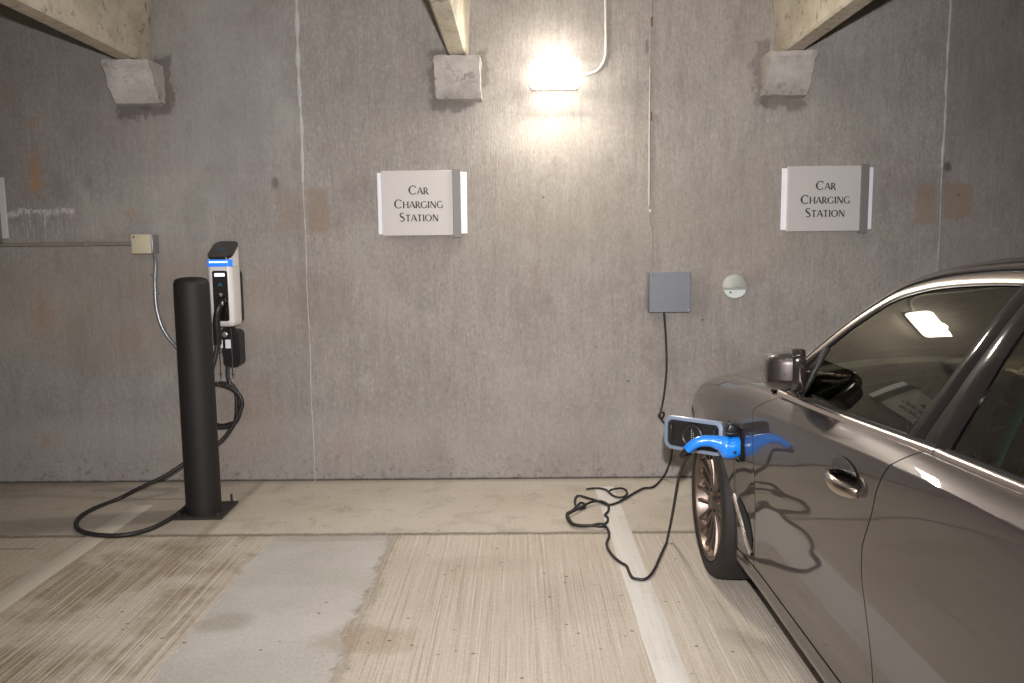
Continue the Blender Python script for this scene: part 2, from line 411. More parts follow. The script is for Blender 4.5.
MW = wall_material(); MF = floor_material()
M_beam = conc('beam_concrete', (.44, .39, .30), (.58, .52, .42), .65)
M_corb = conc('corbel_concrete', (.36, .335, .31), (.50, .47, .44), .55)
M_ceil = conc('ceiling_concrete', (.36, .33, .29), (.46, .42, .37), .2)
M_caulk = simple('joint_sealant', (.47, .46, .455), .8, var=.3, sc=18, bump=.4)
M_line = paint_line('worn_white_paint', (.66, .64, .605), .45)
M_line2 = paint_line('faded_paint', (.55, .51, .43), .7)
M_paint = car_paint()
M_black = simple('black_plastic', (.012, .012, .013), .38, var=.3)
M_gloss = simple('gloss_black', (.012, .009, .009), .12, coat=1.0, var=.2)
M_pillar = simple('pillar_gloss_black', (.010, .0082, .008), .10, var=.15)
M_pillar.node_tree.nodes['Principled BSDF'].inputs['Specular IOR Level'].default_value = .22
M_rub = simple('rubber', (.014, .011, .010), .75, var=.3, bump=.3)
M_cable = simple('cable_rubber', (.018, .016, .016), .5, var=.2)
M_chrome = simple('chrome', (.62, .60, .58), .08, metal=1.0, var=.03)
M_pt = simple('grey_pillar_lining', (.60, .62, .60), .7, var=.06)
M_cup = simple('smoked_chrome', (.16, .17, .20), .1, metal=1.0, var=.05)
M_bar = simple('handle_metal', (.46, .39, .34), .24, metal=1.0, var=.04)
M_satin = simple('satin_aluminium', (.72, .66, .62), .26, metal=1.0, var=.04)
M_alloy = simple('alloy_wheel', (.16, .125, .105), .34, metal=.85, var=.1)
M_dark = simple('dark_liner', (.010, .010, .010), .8)
M_trim = simple('interior_trim', (.030, .028, .026), .6, var=.2)
M_leather = simple('seat_leather', (.045, .036, .030), .45, var=.2, bump=.3)
M_boll = simple('bollard_sleeve', (.0085, .0074, .0072), .65, var=.35, sc=8, bump=.5)
M_steel = simple('dark_painted_steel', (.028, .024, .022), .6, var=.4, sc=40)
M_white = simple('white_plastic', (.78, .75, .74), .3, coat=.4, var=.03)
M_signw = simple('sign_white_plate', (.86, .87, .93), .45, var=.02)
M_signf = simple('sign_grey_face', (.55, .525, .505), .5, var=.03, sc=60)
M_signd = simple('sign_dark_strip', (.19, .18, .17), .5, metal=.0, var=.06)
M_ink = simple('lettering_ink', (.035, .03, .03), .6)
M_galv = simple('galvanised_conduit', (.34, .36, .38), .35, metal=.7, var=.2, sc=20)
M_condw = simple('white_painted_conduit', (.62, .60, .56), .5, var=.1)
M_condd = simple('dusty_conduit', (.24, .21, .185), .7, var=.3, sc=14)
M_box = simple('grey_box_paint', (.190, .205, .235), .5, metal=.15, var=.08, sc=12)
M_cream = simple('cream_cover', (.56, .51, .36), .6, var=.15, sc=40)
M_pale = simple('pale_green_plastic', (.40, .42, .37), .5, var=.06)
M_label = simple('white_label', (.72, .78, .76), .5)
M_green = simple('green_dot', (.05, .25, .12), .5)
M_bluep = simple('blue_plug_plastic', (.012, .20, .74), .28, coat=.5, var=.05)
M_bluef = simple('flap_rim', (.20, .25, .34), .35, coat=.6, var=.05)
M_rust = simple('rusty_metal', (.16, .09, .06), .7, var=.5, sc=30)
G_side = glass('window_glass', (.50, .54, .46), 1.55)
G_rear = glass('rear_window_glass', (.58, .92, .88), 1.5)
G_wind = glass('windshield_glass', (.62, .66, .58), 1.5)
M_lens = emit('lamp_lens', (1.0, .94, .84), 14.0)
M_tube = emit('ceiling_fill_lens', (1.0, .95, .88), 3.0)
M_led = emit('blue_led', (.01, .17, 1.0), 1.0, (.01, .08, .4))
M_ledw = emit('led_dots', (.45, .75, 1.0), 3.0)
M_scr = emit('small_screen', (.66, .72, .95), 1.5)
M_blue_mark = simple('blue_marking', (.02, .12, .22), .5)

# ------------------------------------------------------------------ the room
def struct(name, mb, mat, smooth=0): return tag(mb.build(name, mat, None, smooth), kind='structure')
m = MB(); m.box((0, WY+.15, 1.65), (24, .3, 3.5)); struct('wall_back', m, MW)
m = MB(); m.box((0, -2.3, -.1), (24, 15.4, .2)); struct('floor', m, MF)
m = MB(); m.box((0, -2.3, 3.42), (24, 15.4, .14)); struct('ceiling', m, M_ceil)
# sealant beads in the two wall joints
def bead(name, xs, segs):
    m = MB()
    for z0, z1, w in segs:
        n = max(2, int((z1-z0)/.03)); rows = []
        for i in range(n+1):
            z = z0+(z1-z0)*i/n; ww = w*(1+.35*math.sin(z*31)+random.uniform(-.25, .25)); x = xs+.0025*math.sin(z*9)+random.uniform(-.001, .001)
            e = .004
            rows.append([(x-ww/2, WY+.002, z), (x-ww*.3, WY-e, z), (x+ww*.3, WY-e, z), (x+ww/2, WY+.002, z)])
        m.grid(rows)
    return struct(name, m, M_caulk, 60)
bead('trim_1', -1.357, [(1.93, 3.3, .024), (0.0, 1.93, .005)])
bead('trim_2', 2.650, [(1.98, 3.3, .018), (0.0, 1.98, .006)])

# double-tee stems: concrete beams running out from the wall
def beam(xl, xr, label):
    zb = 2.655; zt = 3.36; tl = .035
    rows = []
    m = MB(); c = .012
    poly = [(xl-tl, zt), (xl, zb+c), (xl+c, zb), (xr-c, zb), (xr, zb+c), (xr+tl, zt)]
    m.prism(poly, 'y', -8.5, WY-.004)
    o = m.build('ceiling_beam', M_beam, None, 20)
    tag(o, label, 'beam', kind='structure'); return o
def corbel(xl, xr, bl, br, label, seed):
    rnd = random.Random(seed)
    nx, nz = 9, 8
    zt, zb = 2.65, 2.42; rows = []
    def pt(u, w):
        x = (xl+(xr-xl)*u)*(1-w)+(bl+(br-bl)*u)*w
        z = zt+(zb-zt)*w
        y = WY-(.20*(1-w)**.8+.06*w) if w > .2 else WY-.20
        return Vector((x+rnd.uniform(-.005, .005), y+rnd.uniform(-.006, .006), z+rnd.uniform(-.004, .004)))
    front = [[pt(i/nx, j/nz) for i in range(nx+1)] for j in range(nz+1)]
    m = MB(); m.grid(front)
    m.grid([[p for p in r] for r in ([[front[j][0], Vector((front[j][0].x-.004, WY+.01, front[j][0].z))] for j in range(nz+1)])])
    m.grid([[front[j][-1], Vector((front[j][-1].x+.004, WY+.01, front[j][-1].z))] for j in range(nz+1)])
    m.grid([[front[0][i], Vector((front[0][i].x, WY+.01, front[0][i].z))] for i in range(nx+1)])
    m.grid([[front[-1][i], Vector((front[-1][i].x, WY+.01, front[-1][i].z-.01))] for i in range(nx+1)])
    o = m.build('corbel', M_corb, None, 28)
    return tag(o, label, 'corbel', 'concrete corbels under the beams')
beam(-2.400, -2.272, 'concrete ceiling beam coming out of the wall at the left')
beam(-.415, -.300, 'concrete ceiling beam between the left sign and the wall lamp')
beam(1.585, 1.705, 'concrete ceiling beam coming out of the wall above the right sign')
beam(-4.4, -4.28, 'concrete ceiling beam beyond the left edge'); beam(3.6, 3.72, 'concrete ceiling beam beyond the right edge')
corbel(-2.48, -2.20, -2.485, -2.20, 'chipped concrete corbel under the leftmost ceiling beam', 1)
corbel(-.50, -.222, -.497, -.226, 'square concrete corbel under the beam left of the lit wall lamp', 2)
corbel(1.50, 1.775, 1.51, 1.77, 'light chipped concrete corbel above the right charging sign', 3)

def painted_line(x0, x1, y0, y1, mat, label):
    m = MB(); n = 40; rows = []
    for i in range(n+1):
        y = y0+(y1-y0)*i/n; j0 = random.uniform(-.003, .003); j1 = random.uniform(-.003, .003)
        rows.append([(x0+j0, y, .0004), (x0+.003+j0, y, .0018), (x1-.003+j1, y, .0018), (x1+j1, y, .0004)])
    m.grid(rows); return tag(m.build('parking_line', mat, None, 30), label, 'painted line')
painted_line(.463, .583, -3, 4.93, M_line, 'white painted parking line running under the black cord')
painted_line(-2.325, -2.205, -3, 4.62, M_line2, 'faded parking line on the floor left of the bollard')

# ------------------------------------------------------------------ wall lamp
lamp = thing('wall_lamp', 'glowing rectangular wall lamp between the two charging signs', 'lamp', (.228, WY, 2.56))
m = MB(); m.box((.228, WY-.016, 2.560), (.285, .032, .165), .008); m.build('back_plate', M_condw, lamp)
m = MB(); m.box((.228, WY-.068, 2.560), (.302, .085, .178), .034, 5); m.build('lens', M_lens, lamp)
def area(name, loc, target, sx, sy, power, col=(1, .95, .88), spread=PI):
    l = bpy.data.lights.new(name, 'AREA'); l.shape = 'RECTANGLE'; l.size = sx; l.size_y = sy; l.energy = power; l.color = col; l.spread = spread
    o = bpy.data.objects.new(name, l); COL.objects.link(o); o.location = loc
    o.rotation_euler = (Vector(target)-Vector(loc)).to_track_quat('-Z', 'Y').to_euler(); return o
area('wall_lamp_light', (.228, WY-.125, 2.55), (.228, WY-.9, 1.7), .27, .14, 42, (1, .91, .78))
for o in [bpy.data.objects['wall_lamp_light']]: o.parent = None
# point light added in front of the lamp for the glow round it
pl = bpy.data.lights.new('wall_lamp_glow', 'POINT'); pl.energy = 7; pl.shadow_soft_size = .05; pl.color = (1, .92, .80)
plo = bpy.data.objects.new('wall_lamp_glow', pl); COL.objects.link(plo); plo.location = (.228, WY-.22, 2.55)

# unseen ceiling lamps, added as soft fill light for the wall
def ceiling_fill(x, y, label, power):
    t = thing('ceiling_fill', label, 'lamp', (x, y, 3.35))
    m = MB(); m.box((x, y, 3.30), (1.25, .20, .10), .01); m.build('housing', M_condw, t)
    m = MB(); m.box((x, y, 3.225), (1.2, .16, .055), .02, 3); m.build('lens', M_tube, t)
    area('ceiling_fill_light', (x, y, 3.185), (x, y+.6, 2.0), 1.2, .16, power, (1, .94, .90))
ceiling_fill(-1.35, 1.3, 'added ceiling fill lamp left of the camera', 9)
ceiling_fill(.65, 1.3, 'added ceiling fill lamp above the parked car', 9)
ceiling_fill(-1.35, -2.4, 'added ceiling fill lamp far behind on the left', 12)
ceiling_fill(.65, -2.4, 'added ceiling fill lamp far behind on the right', 12)
ceiling_fill(-3.4, 1.3, 'added ceiling fill lamp beyond the left frame edge', 5)

# the photographer's flash, just above the lens
fl = bpy.data.lights.new('camera_flash', 'SPOT'); fl.energy = 640; fl.spot_size = math.radians(104); fl.spot_blend = 1.0; fl.shadow_soft_size = .03; fl.color = (1.0, .955, .95)
flo = bpy.data.objects.new('camera_flash', fl); COL.objects.link(flo); flo.location = (.02, -.02, 1.74)
flo.rotation_euler = (Vector((0, 5, 1.4))-flo.location).to_track_quat('-Z', 'Y').to_euler()
# ------------------------------------------------------------------ conduits, cables and boxes on the wall
m = MB(); P = [on_depth(604, -60, WY-.014), on_depth(604.5, 20, WY-.014), on_depth(605, 48, WY-.014)]
P = [Vector((.540, WY-.014, 3.35)), Vector((.542, WY-.014, 3.0)), Vector((.546, WY-.014, 2.74)), Vector((.538, WY-.014, 2.66)), Vector((.505, WY-.014, 2.60)), Vector((.45, WY-.014, 2.572)), Vector((.376, WY-.014, 2.566))]
m.tube(smooth_path(P, 8), .0085, 12)
t = m.build('conduit', M_condw, None, 50); tag(t, 'white conduit curving down from the ceiling to the lit wall lamp', 'conduit')
# thin wire with clips above the grey box
w = thing('thin_wire', 'thin wire running down the wall to the grey box', 'wire', (.827, WY, 3.3))
m = MB(); P = [Vector((.829, WY-.006, 3.34)), Vector((.829, WY-.006, 2.95)), Vector((.824, WY-.006, 2.65)), Vector((.823, WY-.006, 2.2)), Vector((.826, WY-.006, 1.85)), Vector((.826, WY-.006, 1.70)), Vector((.846, WY-.008, 1.60)), Vector((.848, WY-.008, 1.50)), Vector((.846, WY-.01, 1.36))]
m.tube(smooth_path(P, 8), .0030, 8); m.build('wire', M_condd, w, 50)
m = MB(); m.tube([(.819, WY-.004, 2.60), (.818, WY-.004, 2.2), (.821, WY-.004, 1.76)], .0022, 6); m.build('wire', M_condw, w, 50)
for z, k in ((2.875, M_rust), (2.31, M_rust), (1.73, M_condw)):
    m = MB(); m.box((.828, WY-.008, z), (.012, .012, .055 if k is M_rust else .02), .003); m.build('clip', k, w)
# grey box
gb = thing('electrical_box', 'flat grey electrical box on the wall under the thin wire', 'electrical box', (.946, WY, 1.22))
m = MB(); m.box((.944, WY-.045, 1.221), (.252, .09, .248), .004, 2); m.build('cover', M_box, gb)
m = MB(); m.box((.944, WY-.0925, 1.221), (.256, .006, .252), .002, 1); m.build('lid', M_box, gb)
m = MB(); m.box((.806, WY-.004, 1.225), (.018, .006, .235), .002); m.build('bracket', M_condd, gb)
m = MB(); m.box((1.086, WY-.004, 1.225), (.014, .006, .235), .002); m.build('bracket', M_condd, gb)
for dx in (-.114, .114):
    for dz in (-.112, .112):
        m = MB(); m.lathe([(.0055, 0), (.0045, .003), (.001, .004)], (.944+dx, WY-.0955, 1.221+dz), (0, -1, 0), 12); m.build('screw', M_chrome, gb)
# round hooded cover
rc = thing('round_wall_cover', 'round pale wall cover with a hood and small white label', 'wall cover', (1.368, WY, 1.25))
cx, cz = 1.370, 1.247
m = MB(); m.lathe([(.078, 0), (.078, .012), (.073, .018), (.0, .0181)], (cx, WY, cz), (0, -1, 0), 48); m.build('base_disc', M_pale, rc)
m = MB(); rows = []
for j in range(9):
    a = PI/2*j/8; r = .080*math.cos(a)*.9+.008; y = WY-.016-.026*math.sin(a)
    rows.append([(cx+r*math.cos(PI*i/24), y, cz-.004+r*math.sin(PI*i/24)) for i in range(25)])
m.grid(rows)
rows2 = [[(p[0]*1, p[1]+.004, p[2]-.002) for p in r] for r in rows]; m.grid(rows2)
m.box((cx, WY-.020, cz-.003), (.166, .022, .005), .002)
m.build('hood', M_pale, rc)
m = MB(); m.prism([(cx+.068*math.cos(-PI*i/20), cz-.02+.05*math.sin(-PI*i/20)) for i in range(21)], 'y', WY-.0205, WY-.018); m.build('label', M_label, rc)
m = MB(); m.lathe([(.007, 0), (.007, .001)], (cx-.03, WY-.0205, cz-.035), (0, -1, 0), 14); m.build('green_mark', M_green, rc)

# left junction box and conduits
jb = thing('junction_box', 'small cream junction box at the end of the horizontal conduit', 'junction box', (-2.37, WY, 1.56))
m = MB(); m.box((-2.355, WY-.045, 1.556), (.125, .09, .118), .004); m.build('body', M_galv, jb)
m = MB(); m.box((-2.362, WY-.094, 1.556), (.122, .008, .120), .003); m.build('cover', M_cream, jb)
m = MB(); m.lathe([(.006, 0), (.004, .003)], (-2.405, WY-.098, 1.60), (0, -1, 0), 10); m.build('screw', M_black, jb)
m = MB(); m.tube([(-12, WY-.014, 1.563), (-2.43, WY-.014, 1.560)], .012, 12)
for x in (-2.75, -3.6): m.box((x, WY-.013, 1.562), (.02, .03, .03), .003)
tag(m.build('conduit', M_condd, None, 50), 'horizontal conduit along the wall at the left', 'conduit')
m = MB(); P = [(-2.31, WY-.04, 1.50), (-2.312, WY-.022, 1.44), (-2.325, WY-.018, 1.32), (-2.328, WY-.018, 1.20), (-2.322, WY-.018, 1.12), (-2.295, WY-.018, 1.02), (-2.24, WY-.02, .93), (-2.17, WY-.03, .87), (-2.08, WY-.04, .845), (-1.96, WY-.05, .85), (-1.87, WY-.05, .92), (-1.86, WY-.05, 1.02)]
m.tube(smooth_path(P, 8), .0125, 12)
for z in (1.245, 1.36): m.box((-2.327, WY-.014, z), (.036, .028, .012), .002)
tag(m.build('conduit', M_galv, None, 50), 'grey flexible conduit dropping from the cream box behind the bollard', 'conduit')

# ------------------------------------------------------------------ signs
# hand-drawn flared capitals: polygons in a unit em (height 1), thick and thin strokes
def _stroke(a, b, w0, w1):
    a = Vector(a); b = Vector(b); n = (b-a).normalized(); n = Vector((-n.y, n.x))
    return [a+n*w0/2, b+n*w1/2, b-n*w1/2, a-n*w0/2]
def _arc(cx, cy, rx, ry, a0, a1, thick, thin, n=18):
    """open ring stroke: heavy at the sides, light at top and bottom; returns quads"""
    out = []
    for i in range(n):
        q = []
        for a in (a0+(a1-a0)*i/n, a0+(a1-a0)*(i+1)/n):
            w = thin+(thick-thin)*abs(math.cos(a))**1.3
            q.append((Vector((cx+(rx+w/2)*math.cos(a), cy+(ry+thin*.3)*math.sin(a))), Vector((cx+(rx-w/2)*math.cos(a), cy+(ry-thin*.7)*math.sin(a)))))
        out.append([q[0][0], q[1][0], q[1][1], q[0][1]])
    return out
def stem(x, y0=0, y1=1, w=.19): return [_stroke((x, y0), (x, (y0+y1)/2), w*1.25, w*.9), _stroke((x, (y0+y1)/2), (x, y1), w*.9, w*1.25)]
def glyph(ch):
    T, t = .215, .095; D = math.radians
    if ch == 'C': return .92, _arc(.5, .5, .42, .5, D(42), D(318), T, t)+[_stroke((.80, .70), (.82, .95), .04, .05)]
    if ch == 'A': return .86, [_stroke((.04, 0), (.40, 1), .12, .08), _stroke((.84, 0), (.42, 1), .22, .17), _stroke((.16, .34), (.66, .34), .08, .08)]
    if ch == 'R': return .72, stem(.13)+_arc(.32, .73, .22, .26, D(-90), D(90), T*.9, t)+[_stroke((.13, .97), (.33, .97), .06, .06), _stroke((.13, .48), (.33, .48), .06, .06), _stroke((.30, .50), (.70, 0), .17, .22)]
    if ch == 'H': return .88, stem(.13)+stem(.76)+[_stroke((.13, .53), (.76, .53), .085, .085)]
    if ch == 'G': return .96, _arc(.5, .5, .42, .5, D(42), D(322), T, t)+stem(.83, .04, .46, .13)
    if ch == 'I': return .30, stem(.15)
    if ch == 'N': return .92, [_stroke((.12, 0), (.12, 1), .11, .09), _stroke((.12, 1), (.80, 0), .2, .2), _stroke((.80, 0), (.80, 1), .09, .11)]
    if ch == 'S':
        top = _arc(.32, .74, .23, .26, D(40), D(265), T*.75, t); bot = _arc(.30, .25, .24, .25, D(85), D(-140), T*.75, t)
        return .64, top+bot+[_stroke((.20, .62), (.44, .40), .19, .19)]
    if ch == 'T': return .74, stem(.37)+[_stroke((.02, .96), (.72, .96), .10, .10)]
    if ch == 'O': return 1.02, _arc(.5, .5, .42, .5, 0, 2*PI, T, t, 30)
    return .4, []
def letter_line(word, cap, small, x, z, y, sp=.07):
    adv = []; 
    for i, ch in enumerate(word): adv.append((glyph(ch)[0]+sp)*(cap if i == 0 else small))
    tot = sum(adv); cur = x-tot/2; m = []
    for i, ch in enumerate(word):
        s = cap if i == 0 else small
        for q in glyph(ch)[1]: m.append([Vector((cur+p.x*s, y, z+p.y*s)) for p in q])
        cur += adv[i]
    return m
def make_sign(x0, x1, label, text=True):
    """x0..x1 = the white backing plate"""
    zc = 1.792; t = thing('charging_sign', label, 'sign', ((x0+x1)/2, WY, zc))
    m = MB(); m.box(((x0+x1)/2, WY-.012, zc), (x1-x0, .010, .383), .002, 1); m.build('backing_plate', M_signw if text else M_signf, t)
    fx0 = x0+.030; fx1 = x1-.086
    m = MB(); m.box(((fx0+fx1)/2, WY-.030, zc), (fx1-fx0, .026, .402), .002, 1); m.build('face_panel', M_signf, t)
    m = MB(); m.box((fx1+.0245, WY-.033, zc-.004), (.048, .032, .424), .002, 1); m.build('side_strip', M_signd, t)
    for sx in (x0+.014, x1-.014):
        m = MB(); m.box((sx, WY-.0035, zc), (.012, .009, .36)); m.build('wall_batten', M_galv, t)
    if text:
        cxm = (fx0+fx1)/2+.010; yy = WY-.0436
        for word, zz in (('CAR', 1.846), ('CHARGING', 1.761), ('STATION', 1.679)):
            m = MB()
            for q in letter_line(word, .054, .042, cxm, zz, yy):
                vs = q+[p+Vector((0, .0009, 0)) for p in q]
                m.add(vs, [(0, 1, 2, 3), (4, 5, 6, 7), (0, 1, 5, 4), (1, 2, 6, 5), (2, 3, 7, 6), (3, 0, 4, 7)])
            m.build('lettering', M_ink, t, 0)
    return t
make_sign(-.887, -.325, 'grey and white CAR CHARGING STATION sign left of the wall lamp')
make_sign(1.648, 2.216, 'grey and white CAR CHARGING STATION sign above the car on the right')
make_sign(-3.81, -3.243, 'sign cut off by the left frame edge above the conduit', text=False)

# ------------------------------------------------------------------ bollard
bx, by = -1.838, 4.475
bo = thing('bollard', 'black round bollard with domed top standing in front of the wall charger', 'bollard', (bx, by, 0))
R = .0975
prof = [(R*1.0, .012)] + [(R*(1-.02*k/10), .012+1.305*k/10) for k in range(1, 11)] + [(R*.975, 1.327), (R*.93, 1.342), (R*.84, 1.353), (R*.6, 1.361), (R*.3, 1.364), (0.001, 1.365)]
m = MB(); m.lathe(prof, (bx, by, 0), (0, 0, 1), 56); m.build('sleeve', M_boll, bo, 40)
m = MB()
rot = Matrix.Rotation(math.radians(2), 3, 'Z')
m.box((-1.832, 4.50, .008), (.275, .30, .014), .003, 1, rot); m.build('base_plate', M_steel, bo)
for dx, dy, h in ((-.11, -.12, .02), (.11, -.12, .02), (.105, .115, .055), (-.11, .12, .03)):
    m = MB(); m.cyl((-1.832+dx, 4.50+dy, .014), (-1.832+dx, 4.50+dy, .014+h), .007, n=12)
    m.cyl((-1.832+dx, 4.50+dy, .014), (-1.832+dx, 4.50+dy, .026), .013, n=6); m.build('anchor_bolt', M_steel, bo)

# ------------------------------------------------------------------ wall charger
xc, yf, yb = -1.842, 4.915, 5.085
ch = thing('wall_charger', 'white wall charger with blue light ring behind the bollard', 'charger', (xc, WY, 1.2))
W = .150
m = MB()
def bodyring(z, w, y0, y1, r=.03):
    return [(px, py, z) for px, py in rrect(w, y1-y0, r, 6, xc, (y0+y1)/2)]
rings = [bodyring(1.040, .118, yf+.03, yb, .02), bodyring(1.048, .135, yf+.012, yb, .028), bodyring(1.070, .147, yf, yb, .03), bodyring(1.20, W, yf-.004, yb), bodyring(1.412, W, yf-.006, yb)]
m.grid(rings, True); m.add(rings[0], [tuple(reversed(range(len(rings[0]))))]); m.add(rings[-1], [tuple(range(len(rings[-1])))])
m.build('housing', M_white, ch, 40)
# rear wedge of the housing rising behind the light ring
def slant(z0, k, w, y0, y1, r): return [(px, py, z0+(py-y0)*k) for px, py in rrect(w, y1-y0, r, 8, xc, (y0+y1)/2)]
m = MB(); r0 = bodyring(1.404, W, yf-.006, yb); r1 = slant(1.427, .62, W, yf-.006, yb, .03)
r0 = bodyring(1.4135, W-.006, yf, yb, .028); r1 = slant(1.452, .56, W-.002, yf-.004, yb, .03)
m.grid([r0, r1], True); m.add(r0, [tuple(reversed(range(len(r0))))]); m.add(r1, [tuple(range(len(r1)))])
m.build('upper_housing', M_white, ch, 40)
m = MB()
n = 40; pr = rrect(W+.004, yb-yf+.010, .032, 8, xc, (yf-.008+yb)/2)
sel = [p for p in pr if p[1] < yf+.045]
sel.sort(key=lambda p: p[0])
outer = sorted([p for p in sel], key=lambda p: math.atan2(p[1]-(yf+.04), p[0]-xc))
m.grid([[(a, b, 1.414) for a, b in outer], [(a, b, 1.455) for a, b in outer]])
m.grid([[(a, b, 1.414) for a, b in outer], [(a+(xc-a)*.06, b+.006, 1.414) for a, b in outer]]); m.grid([[(a, b, 1.455) for a, b in outer], [(a+(xc-a)*.06, b+.006, 1.455) for a, b in outer]])
m.build('light_ring', M_led, ch, 60)
m = MB()
for k in range(8):
    x = xc-.052+k*.0145; m.lathe([(.0058, 0), (.004, .002)], (x, yf-.009, 1.440), (0, -1, 0), 10)
m.build('light_dots', M_ledw, ch)
m = MB()
a0 = slant(1.456, .56, W+.006, yf-.010, yb, .045); a1 = slant(1.469, .56, W+.006, yf-.010, yb, .045); a2 = slant(1.4735, .56, W-.006, yf-.004, yb-.006, .045)
m.grid([a0, a1, a2], True); m.add(a0, [tuple(reversed(range(len(a0))))]); m.add(a2, [tuple(range(len(a2)))])
cap = m.build('top_cap', M_gloss, ch, 40)
m = MB()
cy = (yf+yb)/2-.01; zc0 = 1.4742+(cy-yf+.004)*.56
m.add([(xc-.024, cy-.01, zc0-.0055), (xc, cy+.016, zc0+.0105), (xc+.024, cy-.01, zc0-.0055), (xc+.012, cy-.012, zc0-.0065), (xc, cy+.002, zc0+.002), (xc-.012, cy-.012, zc0-.0065)], [(0, 1, 4, 5), (1, 2, 3, 4)])
m.build('emblem', M_blue_mark, cap, 0)
m = MB(); m.prism(rrect(.092, .310, .012, 5, xc+.004, 1.232), 'y', yf-.0105, yf-.002); pn = m.build('front_panel', M_gloss, ch)
m = MB(); m.box((xc+.004, yf-.0115, 1.362), (.062, .003, .020), .001, 1); m.build('screen', M_scr, pn)
m = MB(); m.add([(xc-.012, yf-.0112, 1.293), (xc+.004, yf-.0112, 1.315), (xc+.020, yf-.0112, 1.293), (xc+.010, yf-.0112, 1.293), (xc+.004, yf-.0112, 1.301), (xc-.002, yf-.0112, 1.293)], [(0, 1, 4, 5), (1, 2, 3, 4)]); m.build('emblem', M_blue_mark, pn, 0)
m = MB()
for k, (dx, dz) in enumerate(((-.004, .0), (.004, .003), (.010, -.003), (.001, -.006))): m.box((xc+.004+dx, yf-.0112, 1.243+dz), (.005, .0015, .005))
m.build('round_symbol', M_white, pn, 0)
# black back plate with the rounded lower holster
m = MB(); m.prism(rrect(.140, .34, .03, 6, xc+.002, 1.22), 'y', yb, WY-.002); m.build('back_plate', M_black, ch)
m = MB()
xh = -1.826
m.prism(rrect(.108, .235, .032, 8, xh-.002, .893), 'y', 5.01, WY-.002)
m.prism(rrect(.094, .20, .03, 8, xh-.005, .93), 'y', 4.99, 5.02); hl = m.build('holster', M_black, ch, 40)
m = MB(); m.lathe([(.017, 0), (.017, .004), (.012, .006)], (xh-.03, 4.99, .985), (0, -1, 0), 20); m.build('knob', M_galv, hl)
m = MB(); m.box((xh-.012, 4.988, .925), (.034, .003, .055), .001, 1); m.box((xh-.052, 4.988, .925), (.012, .003, .05), .001, 1); m.build('label', M_signw, hl)
# chrome rods of the cable hook
m = MB()
for x in (-1.885, -1.808):
    m.tube(smooth_path([(x, 4.965, 1.03), (x, 4.965, .90), (x-.002, 4.963, .70), (x, 4.93, .672), (x+.004, 4.90, .682), (x+.004, 4.885, .712)], 5), .0035, 8)
    for z in (.74, .88): m.box((x, 4.965, z), (.014, .012, .008), .002)
m.tube([(-1.885, 4.93, .672), (-1.808, 4.93, .672)], .0035, 8)
m.build('cable_hook', M_chrome, ch, 50)

# charging gun and cable of the wall charger
gc = thing('charger_cable', 'black charger cable with holstered gun looping to the floor behind the bollard', 'cable', (xc, 4.9, 1.0))
m = MB()
P = smooth_path([(xc+.012, yf-.004, 1.205), (xc+.010, yf-.035, 1.185), (xc-.002, yf-.052, 1.150), (xc-.014, yf-.05, 1.09), (xc-.018, yf-.04, 1.02), (xc-.022, yf-.03, .94)], 6)
m.tube(P, .02, 14, rf=lambda t: .026-.004*math.sin(t*5)-.006*t); m.build('gun_handle', M_black, gc, 50)
m = MB(); m.cyl((xc+.012, yf+.0, 1.205), (xc+.011, yf-.03, 1.200), .032, .030, 24); m.build('gun_head', M_gloss, gc)
m = MB(); m.box((xc+.028, yf-.052, 1.19), (.012, .018, .026), .004); m.build('button', M_galv, gc)
pts = [(xc-.022, yf-.03, .95), (xc-.036, 4.885, .86), (xc-.085, 4.89, .70), (-1.99, 4.90, .60)]
# down behind the bollard, out over the floor and back, two coils on the hook, then up into the holster
def coil(cx, cz, r, a0, a1, y0, y1, n):
    return [Vector((cx+r*math.cos(a0+(a1-a0)*i/n), y0+(y1-y0)*i/n, cz+r*1.0*math.sin(a0+(a1-a0)*i/n))) for i in range(n+1)]
pts2 = [Vector((xc-.022, yf-.03, .95)), on_depth(214, 362, 4.87), on_depth(206, 385, 4.84), on_depth(200, 420, 4.80), on_depth(198, 455, 4.76), Vector((-1.89, 4.76, .12)), Vector((-1.915, 4.70, .03)), Vector((-1.955, 4.60, .029)), on_floor(182, 510.5, .029), on_floor(170, 519, .013), on_floor(150, 529, .013), on_floor(125, 535, .013), on_floor(100, 535.2, .013), on_floor(82, 531.5, .013), on_floor(76, 525, .013), on_floor(80, 517, .013), on_floor(95, 508, .013), on_floor(118, 499, .013), on_depth(140, 488, 4.72), on_depth(165, 476, 4.76), on_depth(188, 461, 4.82), on_depth(206, 450, 4.86), on_depth(222, 440, 4.90), on_depth(235, 422, 4.92)]
c1 = coil(-1.895, .548, .138, math.radians(-25), math.radians(-25+700), 4.93, 4.96, 44)
for i, p in enumerate(c1):
    p.x += .010*math.sin(i*.7); p.z += .007*math.cos(i*.5)
tail = [on_depth(236, 392, 4.97), on_depth(229, 381, 4.985), on_depth(227.5, 372, 5.0), on_depth(228, 364, 5.03)]
allp = smooth_path(pts2+c1[1:]+tail, 4)
m = MB(); m.tube(allp, .0128, 10); m.build('cable', M_cable, gc, 60)

